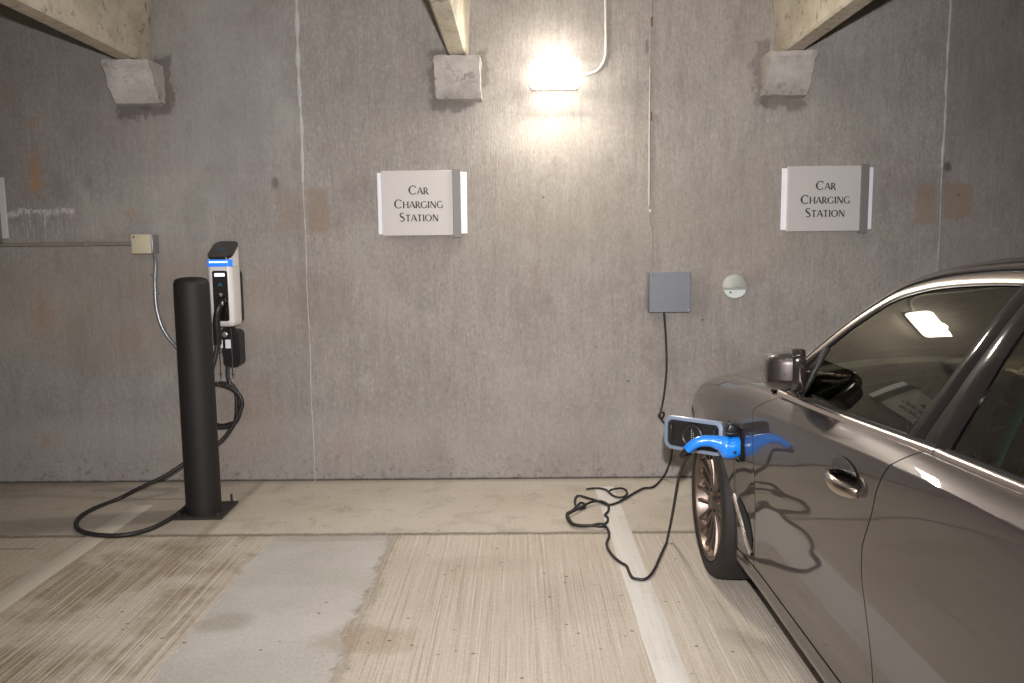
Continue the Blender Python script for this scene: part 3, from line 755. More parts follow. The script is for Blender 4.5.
# ------------------------------------------------------------------ car
exec_car = True
CX = 1.80
YC = np.array([-.40, -.30, -.10, .20, .715, 1.1, 1.5, 1.9, 2.3, 2.7, 3.0, 3.25, 3.42, 3.60, 3.88, 4.10, 4.27, 4.40, 4.50])
ZS = np.array([.86, .89, .935, .975, 1.00, 1.005, 1.000, .978, .948, .914, .886, .866, .848, .832, .790, .725, .67, .63, .61])
ZB = np.array([.93, .98, 1.03, 1.062, 1.065, 1.058, 1.036, 1.022, 1.000, .985, .970, .952, .932, .912, .880, .842, .775, .70, .65])
HM = np.array([.66, .80, .885, .922, .934, .930, .928, .927, .927, .927, .926, .930, .936, .938, .932, .905, .83, .70, .50])   # widest half width
HB = np.array([.52, .64, .74, .80, .845, .862, .870, .872, .870, .862, .84, .815, .80, .79, .770, .700, .60, .48, .34])
ZH9 = np.array([.99, 1.04, 1.075, 1.10, 1.10, 1.1, 1.1, 1.1, 1.1, 1.05, 1.015, .998, .988, .970, .940, .900, .835, .745, .68])
ZH11 = ZH9+.035; ZH11[-1] = ZH9[-1]+.01; ZH11[-2] = ZH9[-2]+.02
from itertools import accumulate
def herm(x, X, V):
    x = min(max(x, X[0]), X[-1]); i = int(min(max(np.searchsorted(X, x)-1, 0), len(X)-2))
    def tan(k):
        if k == 0: return (V[1]-V[0])/(X[1]-X[0])
        if k == len(X)-1: return (V[-1]-V[-2])/(X[-1]-X[-2])
        a = (V[k]-V[k-1])/(X[k]-X[k-1]); b = (V[k+1]-V[k])/(X[k+1]-X[k])
        return 0.0 if a*b <= 0 else 2*a*b/(a+b)
    h = X[i+1]-X[i]; t = (x-X[i])/h
    return float((1+2*t)*(1-t)**2*V[i]+t*(1-t)**2*h*tan(i)+t*t*(3-2*t)*V[i+1]+t*t*(t-1)*h*tan(i+1))
_cache = {}
def ctrl(y):
    k = round(y, 5)
    if k in _cache: return _cache[k]
    zs, zb, hm, hb = (herm(y, YC, A) for A in (ZS, ZB, HM, HB)); z9, z11 = herm(y, YC, ZH9), herm(y, YC, ZH11)
    sc = hm/.928
    low = .0 if 1.0 < y < 3.4 else .01
    flare = .031*math.exp(-((y-3.42)/(.30 if y < 3.42 else .36))**2)+.010*math.exp(-((y-.715)/.30)**2)
    k_ = min(1.0, max(0.0, (y-2.75)/.5)); q1, q2 = .70+.15*k_, .36+.20*k_; v1, v2 = .34+.06*k_, .68+.08*k_
    pts = [(.878*sc, .175), (.900*sc+flare*.5, .205), (.902*sc+flare*.7, .262), (.903*sc+flare*.95, .36), (.908*sc+flare, .50), (.918*sc+flare, .65), (.9255*sc+flare*.7, .65+(zs-.65)*.55), (.928*sc, zs-.028), (.927*sc, zs),
           (hb+(.927*sc-hb)*q1, zs+(zb-zs)*v1+.002), (hb+(.927*sc-hb)*q2, zs+(zb-zs)*v2+.0025), (hb, zb)]
    h9 = hb*.76
    pts += [(h9, z9-.0), (hb*.45, z9+(z11-z9)*.7), (0.0, z11)]
    _cache[k] = pts; return pts
SB = 11.0    # belt / hood edge index
def surf(y, s, off=0.0):
    P = ctrl(y); n = len(P); i = int(min(max(math.floor(s), 0), n-2)); t = s-i
    p0 = P[max(i-1, 0)]; p1 = P[i]; p2 = P[i+1]; p3 = P[min(i+2, n-1)]
    # finite difference tangents scaled by chord so that uneven spacing does not overshoot
    def ch_(a, b): return max(math.hypot(a[0]-b[0], a[1]-b[1]), 1e-4)
    d1 = ch_(p1, p2); d0 = ch_(p0, p1); d2 = ch_(p2, p3)
    out = []
    for c in (0, 1):
        m1 = ((p2[c]-p1[c])/d1*d0+(p1[c]-p0[c])/d0*d1)/(d0+d1)*d1 if i > 0 else (p2[c]-p1[c])
        m2 = ((p3[c]-p2[c])/d2*d1+(p2[c]-p1[c])/d1*d2)/(d1+d2)*d1 if i < n-2 else (p2[c]-p1[c])
        if i == 7: m2 = p2[c]-p1[c]
        if i == 8: m1 = p2[c]-p1[c]
        if i == 10: m2 = p2[c]-p1[c]
        out.append((2*t**3-3*t*t+1)*p1[c]+(t**3-2*t*t+t)*m1+(-2*t**3+3*t*t)*p2[c]+(t**3-t*t)*m2)
    return out[0]-off, out[1]
def s_at_z(y, z):
    lo, hi = 0.0, SB
    for _ in range(30):
        m_ = (lo+hi)/2
        if surf(y, m_)[1] < z: lo = m_
        else: hi = m_
    return (lo+hi)/2
def spt(y, s, off, sg):
    hw, z = surf(y, s, off); return Vector((CX-sg*hw, y, z))

car = thing('car', 'brown-grey metallic sedan parked at the right with a blue plug in its fender', 'car', (CX, 2.1, 0))

def panel(name, ya, yb_, zlo, s_hi, sg, cols=None, rows=26, mat=None, parent=None, s_lo=None, gap=.0022, hole=None):
    """a body panel between the cut lines ya(z), yb_(z) with its own folded-in edges"""
    us = cols or [i/24 for i in range(25)]
    R_ = []
    for u in us:
        c = []
        y = ya(.5)*(1-u)+yb_(.5)*u
        for _ in range(3):
            z0 = zlo(y) if zlo else None
            s0 = s_at_z(y, z0) if zlo else s_lo
            zz = surf(y, s0)[1]; y = ya(zz)*(1-u)+yb_(zz)*u
        if zlo: s0 = s_at_z(y, zlo(y))
        for j in range(rows+1):
            s = s0+(s_hi-s0)*j/rows
            yy = y
            for _ in range(2):
                z = surf(yy, s)[1]; yy = ya(z)*(1-u)+yb_(z)*u
            c.append(spt(yy, s, 0, sg))
        R_.append(c)
    m = MB(); H = len(R_); W_ = len(R_[0])
    fs = []
    vs = [p for r in R_ for p in r]
    for i in range(H-1):
        for j in range(W_-1):
            if hole:
                c = (R_[i][j]+R_[i+1][j+1])/2
                if hole(c): continue
            fs.append((i*W_+j, i*W_+j+1, (i+1)*W_+j+1, (i+1)*W_+j))
    m.add(vs, fs)
    # folded edge: step inwards
    ring = [(i, 0) for i in range(H)]+[(H-1, j) for j in range(1, W_)]+[(i, W_-1) for i in range(H-2, -1, -1)]+[(0, j) for j in range(W_-2, 0, -1)]
    cen = sum((R_[i][j] for i, j in ring), Vector())/len(ring)
    a = [R_[i][j] for i, j in ring]; b = []
    for p in a:
        d = (cen-p); d.x = 0
        b.append(p+Vector((sg*.016, 0, 0))+d.normalized()*.002)
    m.grid([a+[a[0]], b+[b[0]]])
    o = m.build(name, mat or M_paint, parent or car, 40, fixn=False)
    # consistent outward normals
    bm = bmesh.new(); bm.from_mesh(o.data); bmesh.ops.remove_doubles(bm, verts=bm.verts, dist=1e-5); bmesh.ops.recalc_face_normals(bm, faces=bm.faces)
    f = max(bm.faces, key=lambda q: q.calc_area())
    if f.normal.x*sg > 0 and abs(f.normal.x) > .2:
        bmesh.ops.reverse_faces(bm, faces=bm.faces)
    bm.to_mesh(o.data); bm.free()
    for p in o.data.polygons: p.use_smooth = True
    o.data.set_sharp_from_angle(angle=math.radians(40))
    return o

YF, YR, AR, ZW = 3.56, .715, .360, .345
def archz(yc, base):
    def f(y):
        d = abs(y-yc)
        if d >= AR: return base
        return max(base, ZW+math.sqrt(AR*AR-d*d))
    return f
lin = lambda *p: (lambda z, p=p: float(np.interp(z, [a for a, b in p], [b for a, b in p])))
cut_f = lin((.26, 2.985), (.36, 2.978), (.6, 2.955), (.80, 2.962), (.89, 2.970), (.93, 2.90), (.985, 2.775))
cut_b = lin((.26, 1.925), (.44, 1.957), (.56, 1.988), (.65, 2.008), (.73, 2.0), (.84, 1.942), (.90, 1.920), (.945, 1.892), (.99, 1.850), (1.02, 1.820), (1.04, 1.80))
cut_r = lin((.26, 1.12), (.34, 1.11), (.5, 1.075), (.62, .98), (.72, .83), (.85, .74), (1.05, .62))
def sh(f, d): return lambda z: f(z)+d
G_ = .0028
def arch_cols(ya, yb_, yc, n=60):
    """column fractions dense at the wheel opening"""
    ys = set(np.linspace(ya, yb_, 26))
    for k in range(37):
        a = PI*k/36; ys.add(yc+AR*math.cos(a))
    ys.add(yc-AR-.001); ys.add(yc+AR+.001)
    ys = sorted(y for y in ys if min(ya, yb_) <= y <= max(ya, yb_))
    return [(y-ya)/(yb_-ya) for y in ys]

def front_fender(sg):
    # top front corner near the door cut runs forward under the mirror
    ya = sh(cut_f, G_); yb_ = lambda z: 4.12-.0
    hole = None
    if sg > 0:
        hole = lambda c: (3.085 < c.y < 3.262) and (.652 < c.z < .785)
    cols = arch_cols(2.97, 4.12, YF)
    cols = sorted(set(cols+[(y-2.97)/1.15 for y in np.linspace(3.03, 3.32, 42)]))
    o = panel('front_fender', ya, yb_, archz(YF, .272), SB-.012, sg, cols=cols, rows=48, hole=hole)
    return o
def side(sg):
    out = {}
    out['fender'] = front_fender(sg)
    out['door'] = panel('front_door', sh(cut_b, G_), sh(cut_f, -G_), lambda y: .274, SB-.02, sg, rows=48)
    out['rdoor'] = panel('rear_door', sh(cut_r, G_), sh(cut_b, -G_), lambda y: .274, SB-.02, sg, rows=48)
    panel('rear_quarter', lambda z: -.12, sh(cut_r, -G_), archz(YR, .272), SB-.0, sg, cols=arch_cols(-.12, 1.0, YR), rows=36)
    # rocker
    panel('rocker_panel', lambda z: YR+AR-.01, lambda z: YF-AR+.004, None, 2.04, sg, s_lo=0.0, rows=8)
    # bumper corners
    panel('front_bumper_corner', lambda z: 4.124, lambda z: 4.495, lambda y: .22, SB, sg, rows=24)
    panel('rear_bumper_corner', lambda z: -.395, lambda z: -.124, lambda y: .24, SB, sg, rows=24)
    # dark inner skin behind the gaps
    m = MB(); rows = []
    for i in range(41):
        y = YR+AR+.02+(YF-AR-YR-AR-.03)*i/40; r = []
        for j in range(13):
            s = .3+(SB-.4)*j/12; p = spt(y, s, .020, sg); r.append(p)
        rows.append(r)
    m.grid(rows)
    for r in rows: pass
    m.build('inner_sill', M_dark, car, 60)
    # wheel arch liners
    for yc in (YF, YR):
        m = MB(); rows = []
        for k in range(25):
            a = PI*k/24*1.12-.06*PI; rr = AR+.012
            y = yc+rr*math.cos(a); z = ZW+rr*math.sin(a)
            hwo = surf(min(max(y, -.38), 4.5), s_at_z(y, min(max(z, .28), .78)))[0]-.018
            rows.append([Vector((CX-sg*h, y, z)) for h in (hwo, hwo-.10, .60)])
        m.grid(rows)
        m.add([r[-1] for r in rows], [tuple(range(len(rows)))])
        m.build('wheel_arch_liner', M_dark, car, 60)
        # rolled lip of the arch
        m = MB(); P = []
        for k in range(41):
            a = PI*k/40; y = yc+AR*math.cos(a); z = ZW+AR*math.sin(a)
            P.append(spt(y, s_at_z(y, max(z, .276)), .006, sg))
        m.tube(P, .006, 8); m.build('wheel_arch_lip', M_paint, car, 60)
    return out
L = side(1)
Rr = side(-1)
# bonnet
def cross_panel(name, ys, s0, mat, rim=.012, s_top=14):
    m = MB(); rows = []
    for y in ys:
        ss = [s0+(s_top-s0)*k/16 for k in range(17)]
        row = [spt(y, s, 0, 1) for s in ss]+[spt(y, s, 0, -1) for s in reversed(ss[:-1])]
        rows.append(row)
    m.grid(rows)
    ring = rows[0]+[r[-1] for r in rows[1:-1]]+list(reversed(rows[-1]))+[r[0] for r in reversed(rows[1:-1])]
    m.grid([ring+[ring[0]], [p+Vector((0, 0, -rim)) for p in ring+[ring[0]]]])
    o = m.build(name, mat, car, 40); return o
def hood():
    m = MB(); rows = []
    N = 34
    for i in range(N+1):
        v = i/N; row = []
        for k in range(33):
            w = -1+2*k/32; sg = 1 if w <= 0 else -1; a = abs(w)
            s = 14-(14-SB-.012)*a
            y0 = 3.20-.40*a**2.2; y1 = 4.46-.10*a*a
            y = y0+(y1-y0)*v
            p = spt(y, s, 0, sg)
            # two soft power lines
            p.z += .006*math.exp(-((a-.62)/.10)**2)*min(1, (1-v)*3)
            row.append(p)
        rows.append(row)
    m.grid(rows)
    ring = rows[0]+[r[-1] for r in rows[1:-1]]+list(reversed(rows[-1]))+[r[0] for r in reversed(rows[1:-1])]
    m.grid([ring+[ring[0]], [p+Vector((0, 0, -.014)) for p in ring+[ring[0]]]])
    o = m.build('bonnet', M_paint, car, 40)
    return o
hood()
# cowl under the windscreen
m = MB(); rows = []
for i in range(5):
    v = i/4; row = []
    for k in range(25):
        w = -1+2*k/24; sg = 1 if w <= 0 else -1; a = abs(w)
        y = (3.22-.40*a**2.2)-.16*v; hw = .835*a
        row.append(Vector((CX-sg*hw, y, 1.008-.028*a**2-.02+.01*v)))
    rows.append(row)
m.grid(rows); m.build('cowl', M_black, car, 50)
# nose: lower front face and grille
m = MB(); rows = []
yN = 4.495
for j in range(13):
    z = .22+(.66-.22)*j/12; row = []
    hwz = surf(yN, s_at_z(yN, z))[0]
    for k in range(21):
        w = -1+2*k/20; row.append(Vector((CX+hwz*w, yN+.05*(1-w*w)-.0*z, z)))
    rows.append(row)
rows.append([Vector((p.x*1, 4.45, .70+.01*(1-((p.x-CX)/.6)**2))) for p in rows[-1]])
m.grid(rows); m.build('front_bumper', M_paint, car, 45)
for sg in (1, -1):
    m = MB(); m.prism(rrect(.23, .19, .04, 6, CX-sg*.15, .54), 'y', 4.535, 4.555); g = m.build('grille', M_gloss, car)
    m = MB(); P = [Vector((a, 4.557, b)) for a, b in rrect(.235, .195, .042, 6, CX-sg*.15, .54)]; m.tube(P, .007, 8, closed=True); m.build('grille_surround', M_chrome, g, 60)
    m = MB(); rows = []
    for i in range(9):
        y = 4.18+.25*i/8; rows.append([spt(y, s_at_z(y, z), -.004, sg) for z in (.56, .585, .61, .635)])
    m.grid(rows); hl_ = m.build('headlight', M_gloss, car, 60)
    m = MB(); rows = []
    for i in range(9):
        y = -.37+.25*i/8; rows.append([spt(y, s_at_z(y, z), -.004, sg) for z in (.72, .77, .82, .86)])
    m.grid(rows); m.build('tail_light', simple('tail_light_red', (.30, .01, .01), .2, coat=1.0), car, 60)
# boot lid and tail
m = MB(); rows = []
for i in range(16):
    y = -.40+.62*i/15
    ss = [SB+(14-SB)*k/10 for k in range(11)]
    rows.append([spt(y, s, 0, 1) for s in ss]+[spt(y, s, 0, -1) for s in reversed(ss[:-1])])
m.grid(rows); m.build('boot_lid', M_paint, car, 45)
m = MB(); rows = []
for j in range(15):
    z = .24+(.93-.24)*j/14; hwz = surf(-.395, s_at_z(-.395, z))[0]
    rows.append([Vector((CX+hwz*(-1+2*k/20), -.395-.05*(1-(-1+2*k/20)**2), z)) for k in range(21)])
rows.append([Vector((p.x, -.40, 1.0+.0*(p.x))) for p in rows[-1]])
m.grid(rows); m.build('rear_bumper', M_paint, car, 45)
# underbody
m = MB(); m.box((CX, 2.05, .20), (1.56, 4.6, .06), .02); m.build('underbody', M_dark, car)

# greenhouse -------------------------------------------------------
def Gw(z):
    t = max((z-1.0)/.4, -.3); return .870-.12*t-.10*t*abs(t)
glass_top = [(2.80, 1.005), (2.70, 1.085), (2.60, 1.165), (2.504, 1.243), (2.43, 1.295), (2.36, 1.337), (2.27, 1.364), (2.166, 1.383), (2.02, 1.397), (1.877, 1.404), (1.7, 1.406), (1.5, 1.404), (1.3, 1.395), (1.1, 1.378), (.9, 1.345), (.75, 1.305), (.60, 1.245), (.48, 1.17), (.42, 1.10)]
def zfix(l): return l
GT = smooth_path([Vector((0, a, b)) for a, b in glass_top], 4)
belt = [(2.80, .986), (2.66, .992), (2.227, 1.012), (1.79, 1.036), (1.447, 1.047), (1.1, 1.060), (.7, 1.075), (.40, 1.085)]
def beltz(y): return float(np.interp(y, [a for a, b in reversed(belt)], [b for a, b in reversed(belt)]))
def topz(y):
    ys = [p.y for p in reversed(GT)]; zs = [p.z for p in reversed(GT)]; return float(np.interp(y, ys, zs))
def gpt(y, z, off, sg): return Vector((CX-sg*(Gw(z)+off), y, z))
def sweep_side(name, path, prof, mat, sg, parent=None, closed=True, smooth=50):
    """path of (y,z); prof of (dn, dx): dn outward in the plane of the side, dx out from the glass"""
    m = MB(); rows = []
    P = [Vector((0, p.y, p.z)) for p in path]
    for i, p in enumerate(P):
        t = (P[min(i+1, len(P)-1)]-P[max(i-1, 0)]).normalized(); n = Vector((0, -t.z, t.y))
        if n.z < 0 or (abs(n.z) < .2 and False): n = -n
        rows.append([gpt(p.y+n.y*dn, p.z+n.z*dn, dx, sg) for dn, dx in prof])
    m.grid(rows, closed)
    if closed:
        k = len(prof); m.add(rows[0], [tuple(reversed(range(k)))]); m.add(rows[-1], [tuple(range(k))])
    return m.build(name, mat, parent or car, smooth)

def slab(name, fn, us, vs_, th, mat, parent, sg, smooth=50):
    """grid on the side of the cabin with real thickness"""
    m = MB(); A = [[fn(u, v, 0) for v in vs_] for u in us]; B = [[fn(u, v, -th) for v in vs_] for u in us]
    m.grid(A); m.grid(B)
    ra = A[0]+[r[-1] for r in A[1:-1]]+list(reversed(A[-1]))+[r[0] for r in reversed(A[1:-1])]
    rb = B[0]+[r[-1] for r in B[1:-1]]+list(reversed(B[-1]))+[r[0] for r in reversed(B[1:-1])]
    m.grid([ra+[ra[0]], rb+[rb[0]]])
    return m.build(name, mat, parent, smooth)
bf = lambda z: float(np.interp(z, [1.0, 1.038, 1.159, 1.278, 1.40], [1.935, 1.925, 1.868, 1.852, 1.846]))
bc = lambda z: float(np.interp(z, [1.0, 1.034, 1.146, 1.274, 1.43], [1.862, 1.848, 1.812, 1.796, 1.794]))
brr = lambda z: float(np.interp(z, [1.0, 1.034, 1.152, 1.293, 1.41], [1.745, 1.738, 1.720, 1.728, 1.732]))
sail = lambda z: float(np.interp(z, [.985, 1.028, 1.159, 1.21], [2.64, 2.615, 2.598, 2.57]))

def cabin(sg, D, RD):
    N = 14
    # front door glass
    def fglass(u, v, off):
        # u 0 at the sail strip, 1 at the B pillar
        zmid = 1.2; 
        y = 2.61*(1-u)+1.90*u
        for _ in range(3):
            zt = topz(y)+.006; zb = beltz(y)-.004; z = zb+(zt-zb)*v; y = (sail(z))*(1-u)+(bf(z)-.004)*u
        zt = topz(y)+.006; zb = beltz(y)-.004; z = zb+(zt-zb)*v
        return gpt(y, z, -.004+off, sg)
    slab('window_glass', fglass, [i/20 for i in range(21)], [j/N for j in range(N+1)], .004, G_side, D, sg)
    # sail triangle ahead of the strip
    def sailf(u, v, off):
        z0 = beltz(2.7); 
        z = 1.0+.16*v if False else None
        y = sail(1.05)*(1-u)+2.82*u
        zt = topz(min(y, 2.80))+.004 if y < 2.80 else topz(2.80); zb = beltz(min(y, 2.80))-.004
        zt = max(zt, zb+.004)
        z = zb+(zt-zb)*v; return gpt(y, z, -.004+off, sg)
    slab('mirror_triangle', sailf, [i/10 for i in range(11)], [j/8 for j in range(9)], .012, M_paint, D, sg)
    # black strip between triangle and glass
    m = MB(); rows = []
    for j in range(9):
        z = .99+(1.172-.99)*j/8; y = sail(z)
        rows.append([gpt(y+a, z, b, sg) for a, b in ((.016, -.012), (.015, .004), (-.006, .004), (-.009, -.012))])
    m.grid(rows, True); m.build('window_divider', M_black, D, 50)
    # rear door glass
    def rglass(u, v, off):
        y = 1.73*(1-u)+.62*u
        for _ in range(2):
            zt = topz(y)+.006; zb = beltz(y)-.004; z = zb+(zt-zb)*v; y = (brr(z)+.004)*(1-u)+.62*u
        zt = topz(y)+.006; zb = beltz(y)-.004; z = zb+(zt-zb)*v
        return gpt(y, z, -.004+off, sg)
    slab('window_glass', rglass, [i/20 for i in range(21)], [j/N for j in range(N+1)], .004, G_rear, RD, sg)
    def quarter(u, v, off):
        y = .60*(1-u)+.43*u; zt = topz(y)+.003; zb = beltz(y)-.004; z = zb+(zt-zb)*v; return gpt(y, z, -.010+off, sg)
    slab('quarter_glass', quarter, [i/5 for i in range(6)], [j/6 for j in range(7)], .004, G_rear, RD, sg)
    m = MB(); rows = []
    for j in range(7):
        z = beltz(.61)+(topz(.61)-beltz(.61))*j/6; rows.append([gpt(.61+a, z, b, sg) for a, b in ((.014, -.012), (.012, .003), (-.012, .003), (-.014, -.012))])
    m.grid(rows, True); m.build('window_divider', M_black, RD, 50)
    # B pillar covers, one on each door
    def pil(f0, f1, bulge):
        def g(u, v, off):
            z = .995+.03+(1.408-1.025)*v
            z = beltz(1.85)-.004+(topz(1.85)+.008-beltz(1.85)+.004)*v
            y = f0(z)*(1-u)+f1(z)*u
            return gpt(y, z, .0015+bulge*math.sin(PI*u)+off, sg)
        return g
    slab('pillar_cover', pil(bf, lambda z: bc(z)+.0025, .004), [i/8 for i in range(9)], [j/12 for j in range(13)], .014, M_pillar, D, sg)
    slab('pillar_cover', pil(lambda z: bc(z)-.0025, brr, .004), [i/8 for i in range(9)], [j/12 for j in range(13)], .014, M_pillar, RD, sg)
    # window seal along the glass, bright door frame, then the roof rail
    front = [p for p in GT if p.y > 1.80]; rear = [p for p in GT if p.y < 1.80]
    for pp, par in ((front, D), (rear, RD)):
        sweep_side('window_seal', pp, [(-.001, -.012), (-.001, .000), (.005, .001), (.005, -.012)], M_black, sg, par)
        sweep_side('window_surround', pp, [(.004, -.010), (.004, .003), (.009, .006), (.024, .006), (.031, .001), (.031, -.014)], M_satin, sg, par)
    rail_path = [Vector((0, 2.90, .935)), Vector((0, 2.85, .97))]+list(GT)+[Vector((0, .30, 1.02))]
    sweep_side('roof_gutter', rail_path, [(.030, -.022), (.030, -.010), (.042, -.012), (.042, -.022)], M_black, sg)
    sweep_side('roof_rail', rail_path, [(.038, -.030), (.038, -.008), (.043, -.003), (.054, -.006), (.064, -.020), (.070, -.045), (.055, -.060), (.035, -.050)], M_paint, sg)
    # chrome strip along the belt
    m = MB(); rows = []
    ys = [2.82-(2.82-.42)*i/60 for i in range(61)]
    cutg = 1.775
    for seg, par in ((lambda y: y > cutg+.003, D), (lambda y: y < cutg-.003, RD)):
        m = MB(); rows = []
        for y in [v for v in ys if seg(v)]+([cutg+.003] if par is D else []):
            z = beltz(y); h = Gw(z)
            rows.append([Vector((CX-sg*(h+a), y, z+b)) for a, b in ((-.010, .006), (.002, .007), (.009, .003), (.012, -.004), (.010, -.013), (-.010, -.016))])
        if par is RD: rows = [[Vector((v.x, cutg-.003, v.z)) for v in rows[0]]]+rows
        m.grid(rows, True); k = len(rows[0]); m.add(rows[0], [tuple(range(k))]); m.add(rows[-1], [tuple(range(k))])
        m.build('belt_trim', M_satin, par, 40)
        m = MB(); rows = [[Vector((CX-sg*(Gw(beltz(y))+a), y, beltz(y)+b)) for a, b in ((-.012, .012), (.001, .013), (.003, .007), (-.012, .005))] for y in ys if seg(y)]
        m.grid(rows, True); m.build('belt_seal', M_black, par, 40)
cabin(1, L['door'], L['rdoor']); cabin(-1, Rr['door'], Rr['rdoor'])

# windscreen, roof and rear window share one lofted surface between the rails
RP = [Vector((0, 2.97, .975)), Vector((0, 2.90, 1.015))]+list(GT)+[Vector((0, .33, 1.045)), Vector((0, .2, 1.03))]
def rail_pt(p, i, arr):
    t = (arr[min(i+1, len(arr)-1)]-arr[max(i-1, 0)]).normalized(); n = Vector((0, -t.z, t.y))
    if n.z < 0: n = -n
    return p+n*.066
RL = [rail_pt(p, i, RP) for i, p in enumerate(RP)]
def across(p, inset=.045):
    h = Gw(p.z)-inset; row = []
    ft = max(0, min(1, (p.y-2.15)/.7)); bt = max(0, min(1, (1.0-p.y)/.6))
    by_ = .30*ft-.16*bt; bz = .030*(1-ft*.6)*(1-bt*.5)
    for k in range(31):
        w = -1+2*k/30; e = 1-abs(w)**2.4
        row.append(Vector((CX+h*w, p.y+by_*e, p.z+bz*e)))
    return row
def lofted(name, pts, mat, th=.006):
    m = MB(); A = [across(p) for p in pts]; B = [[q-Vector((0, 0, th)) for q in r] for r in A]
    m.grid(A); m.grid(B)
    ra = A[0]+[r[-1] for r in A[1:-1]]+list(reversed(A[-1]))+[r[0] for r in reversed(A[1:-1])]
    rb = B[0]+[r[-1] for r in B[1:-1]]+list(reversed(B[-1]))+[r[0] for r in reversed(B[1:-1])]
    m.grid([ra+[ra[0]], rb+[rb[0]]])
    return m.build(name, mat, car, 50)
lofted('windshield', [p for p in RL if p.y > 2.24], G_wind)
rp_ = [p for p in RL if .95 < p.y <= 2.30]
lofted('roof', rp_, M_paint, .02)
lofted('rear_window', [p for p in RL if p.y <= 1.0], G_rear)

# folded door mirrors
def door_mirror(sg, parent):
    u = Vector((.20*sg, .98, 0)).normalized()       # long axis of the folded housing, pointing to its hinge end
    o_ = Vector((-u.y*sg, u.x*sg, 0))               # outward, the painted shell's side
    if o_.x*sg > 0: o_ = -o_
    C0 = Vector((CX-sg*(CX-.905), 2.625, 1.096))
    def P(a, b, c): return C0+u*a+o_*b+Vector((0, 0, c))
    Lh, Hh = .115, .066
    def ring(k, b, dz=0, sh=0):
        out = []
        for (x, z) in rrect(2*Lh*k, 2*Hh*k**.9, .040*k, 7):
            out.append(P(x+sh, b, z+dz-.010*(x/Lh)*k))
        return out
    root_ = None
    m = MB(); rs = [ring(.93, .014, -.006), ring(.93, .030, -.006), ring(.915, .050, -.006, .002), ring(.87, .070, -.007, .006), ring(.76, .086, -.008, .010), ring(.55, .095, -.009, .014), ring(.2, .098, -.009, .016)]
    m.grid(rs, True); m.add(rs[-1], [tuple(range(len(rs[-1])))]); m.add(rs[0], [tuple(reversed(range(len(rs[0]))))])
    sh_ = m.build('door_mirror', M_paint, parent, 50)
    sh_.data.materials.append(M_gloss)
    zmid = 1.096-.018-sh_.matrix_world.translation.z*0-origin_of(parent).z
    for p_ in sh_.data.polygons:
        if p_.center.z < zmid: p_.material_index = 1
    m = MB(); rs = [ring(1.05, -.020), ring(1.09, -.012), ring(1.10, .008), ring(1.06, .020)]
    m.grid(rs, True); m.add(rs[0], [tuple(range(len(rs[0])))]); m.add(rs[-1], [tuple(range(len(rs[-1])))])
    m.build('mirror_frame', M_gloss, sh_ if sh_.parent is car else parent, 50)
    m = MB(); r0 = ring(.94, -.0185); r1 = ring(.92, -.0205); m.grid([r0, r1], True); m.add(r1, [tuple(range(len(r1)))])
    m.build('mirror_glass', M_chrome, parent, 50)
    # crease line and lower black half of the shell
    m = MB(); P_ = [P(x, .030+.068*math.sin(max(0, min(PI, (x+Lh*.93)/(1.86*Lh)*PI)))**.5, -.006-.004*x/Lh) for x in np.linspace(-Lh*.92, Lh*.92, 25)]
    m.tube(P_, .0016, 6); m.build('mirror_seam', M_dark, parent, 50)
    m = MB()
    base = Vector((CX-sg*(CX-.955), 2.70, .992))
    rows = []
    for k in range(7):
        t = k/6; c = base.lerp(P(.06, .025, -Hh+.004), t)
        rows.append([c+Vector((a*(1-.25*t), b*(1-.35*t), 0)) for a, b in rrect(.045, .15, .02, 5)])
    m.grid(rows, True); m.add(rows[0], [tuple(range(len(rows[0])))]); m.add(rows[-1], [tuple(range(len(rows[-1])))])
    m.build('mirror_stalk', M_gloss, parent, 50)
door_mirror(1, L['door']); door_mirror(-1, Rr['door'])

# door handles
def handle(sg, yc, zc, parent):
    hw = surf(yc, s_at_z(yc, zc))[0]
    def P(a, o, c): return Vector((CX-sg*(hw+o), yc+a, zc+c+.03*a))
    # hollow cup: chromed dish proud of the door by its rim
    m = MB(); rows = []
    for k in range(7):
        a = PI/2*k/6; r = math.cos(a)
        ring = []
        for i in range(32):
            t = 2*PI*i/32; e = P(.090*r*math.cos(t), 0, .046*r*math.sin(t)+.008)
            hl = surf(e.y, s_at_z(e.y, e.z))[0]; ring.append(Vector((CX-sg*(hl+.0035-.0008*math.sin(a)), e.y, e.z)))
        rows.append(ring)
    m.grid(rows, True); m.add(rows[-1], [tuple(range(32))])
    cup = m.build('handle_cup', M_cup, parent, 60)
    m = MB(); n = 26; rows = []
    for i in range(n+1):
        t = i/n; a = -.090+.180*t
        e = math.sin(PI*t)**.5 if 0 < t < 1 else 0
        o = .004+.030*e; h = .011+.010*e; th = .006+.004*e
        ring = [P(a, o+th*math.cos(w), -.014+h*math.sin(w)) for w in [2*PI*k/14 for k in range(14)]]
        rows.append(ring)
    m.grid(rows, True); m.add(rows[0], [tuple(range(14))]); m.add(rows[-1], [tuple(range(14))])
    m.build('door_handle', M_bar, parent, 60)
    m = MB(); m.tube([P(a, .004+.030*math.sin(PI*(a+.090)/.180)**.5+.007, .0) for a in np.linspace(-.084, .084, 25)], .0026, 8); m.build('handle_strip', M_chrome, parent, 60)
for sg, S_ in ((1, L), (-1, Rr)):
    handle(sg, 2.105, .878, S_['door']); handle(sg, 1.10, .905, S_['rdoor'])

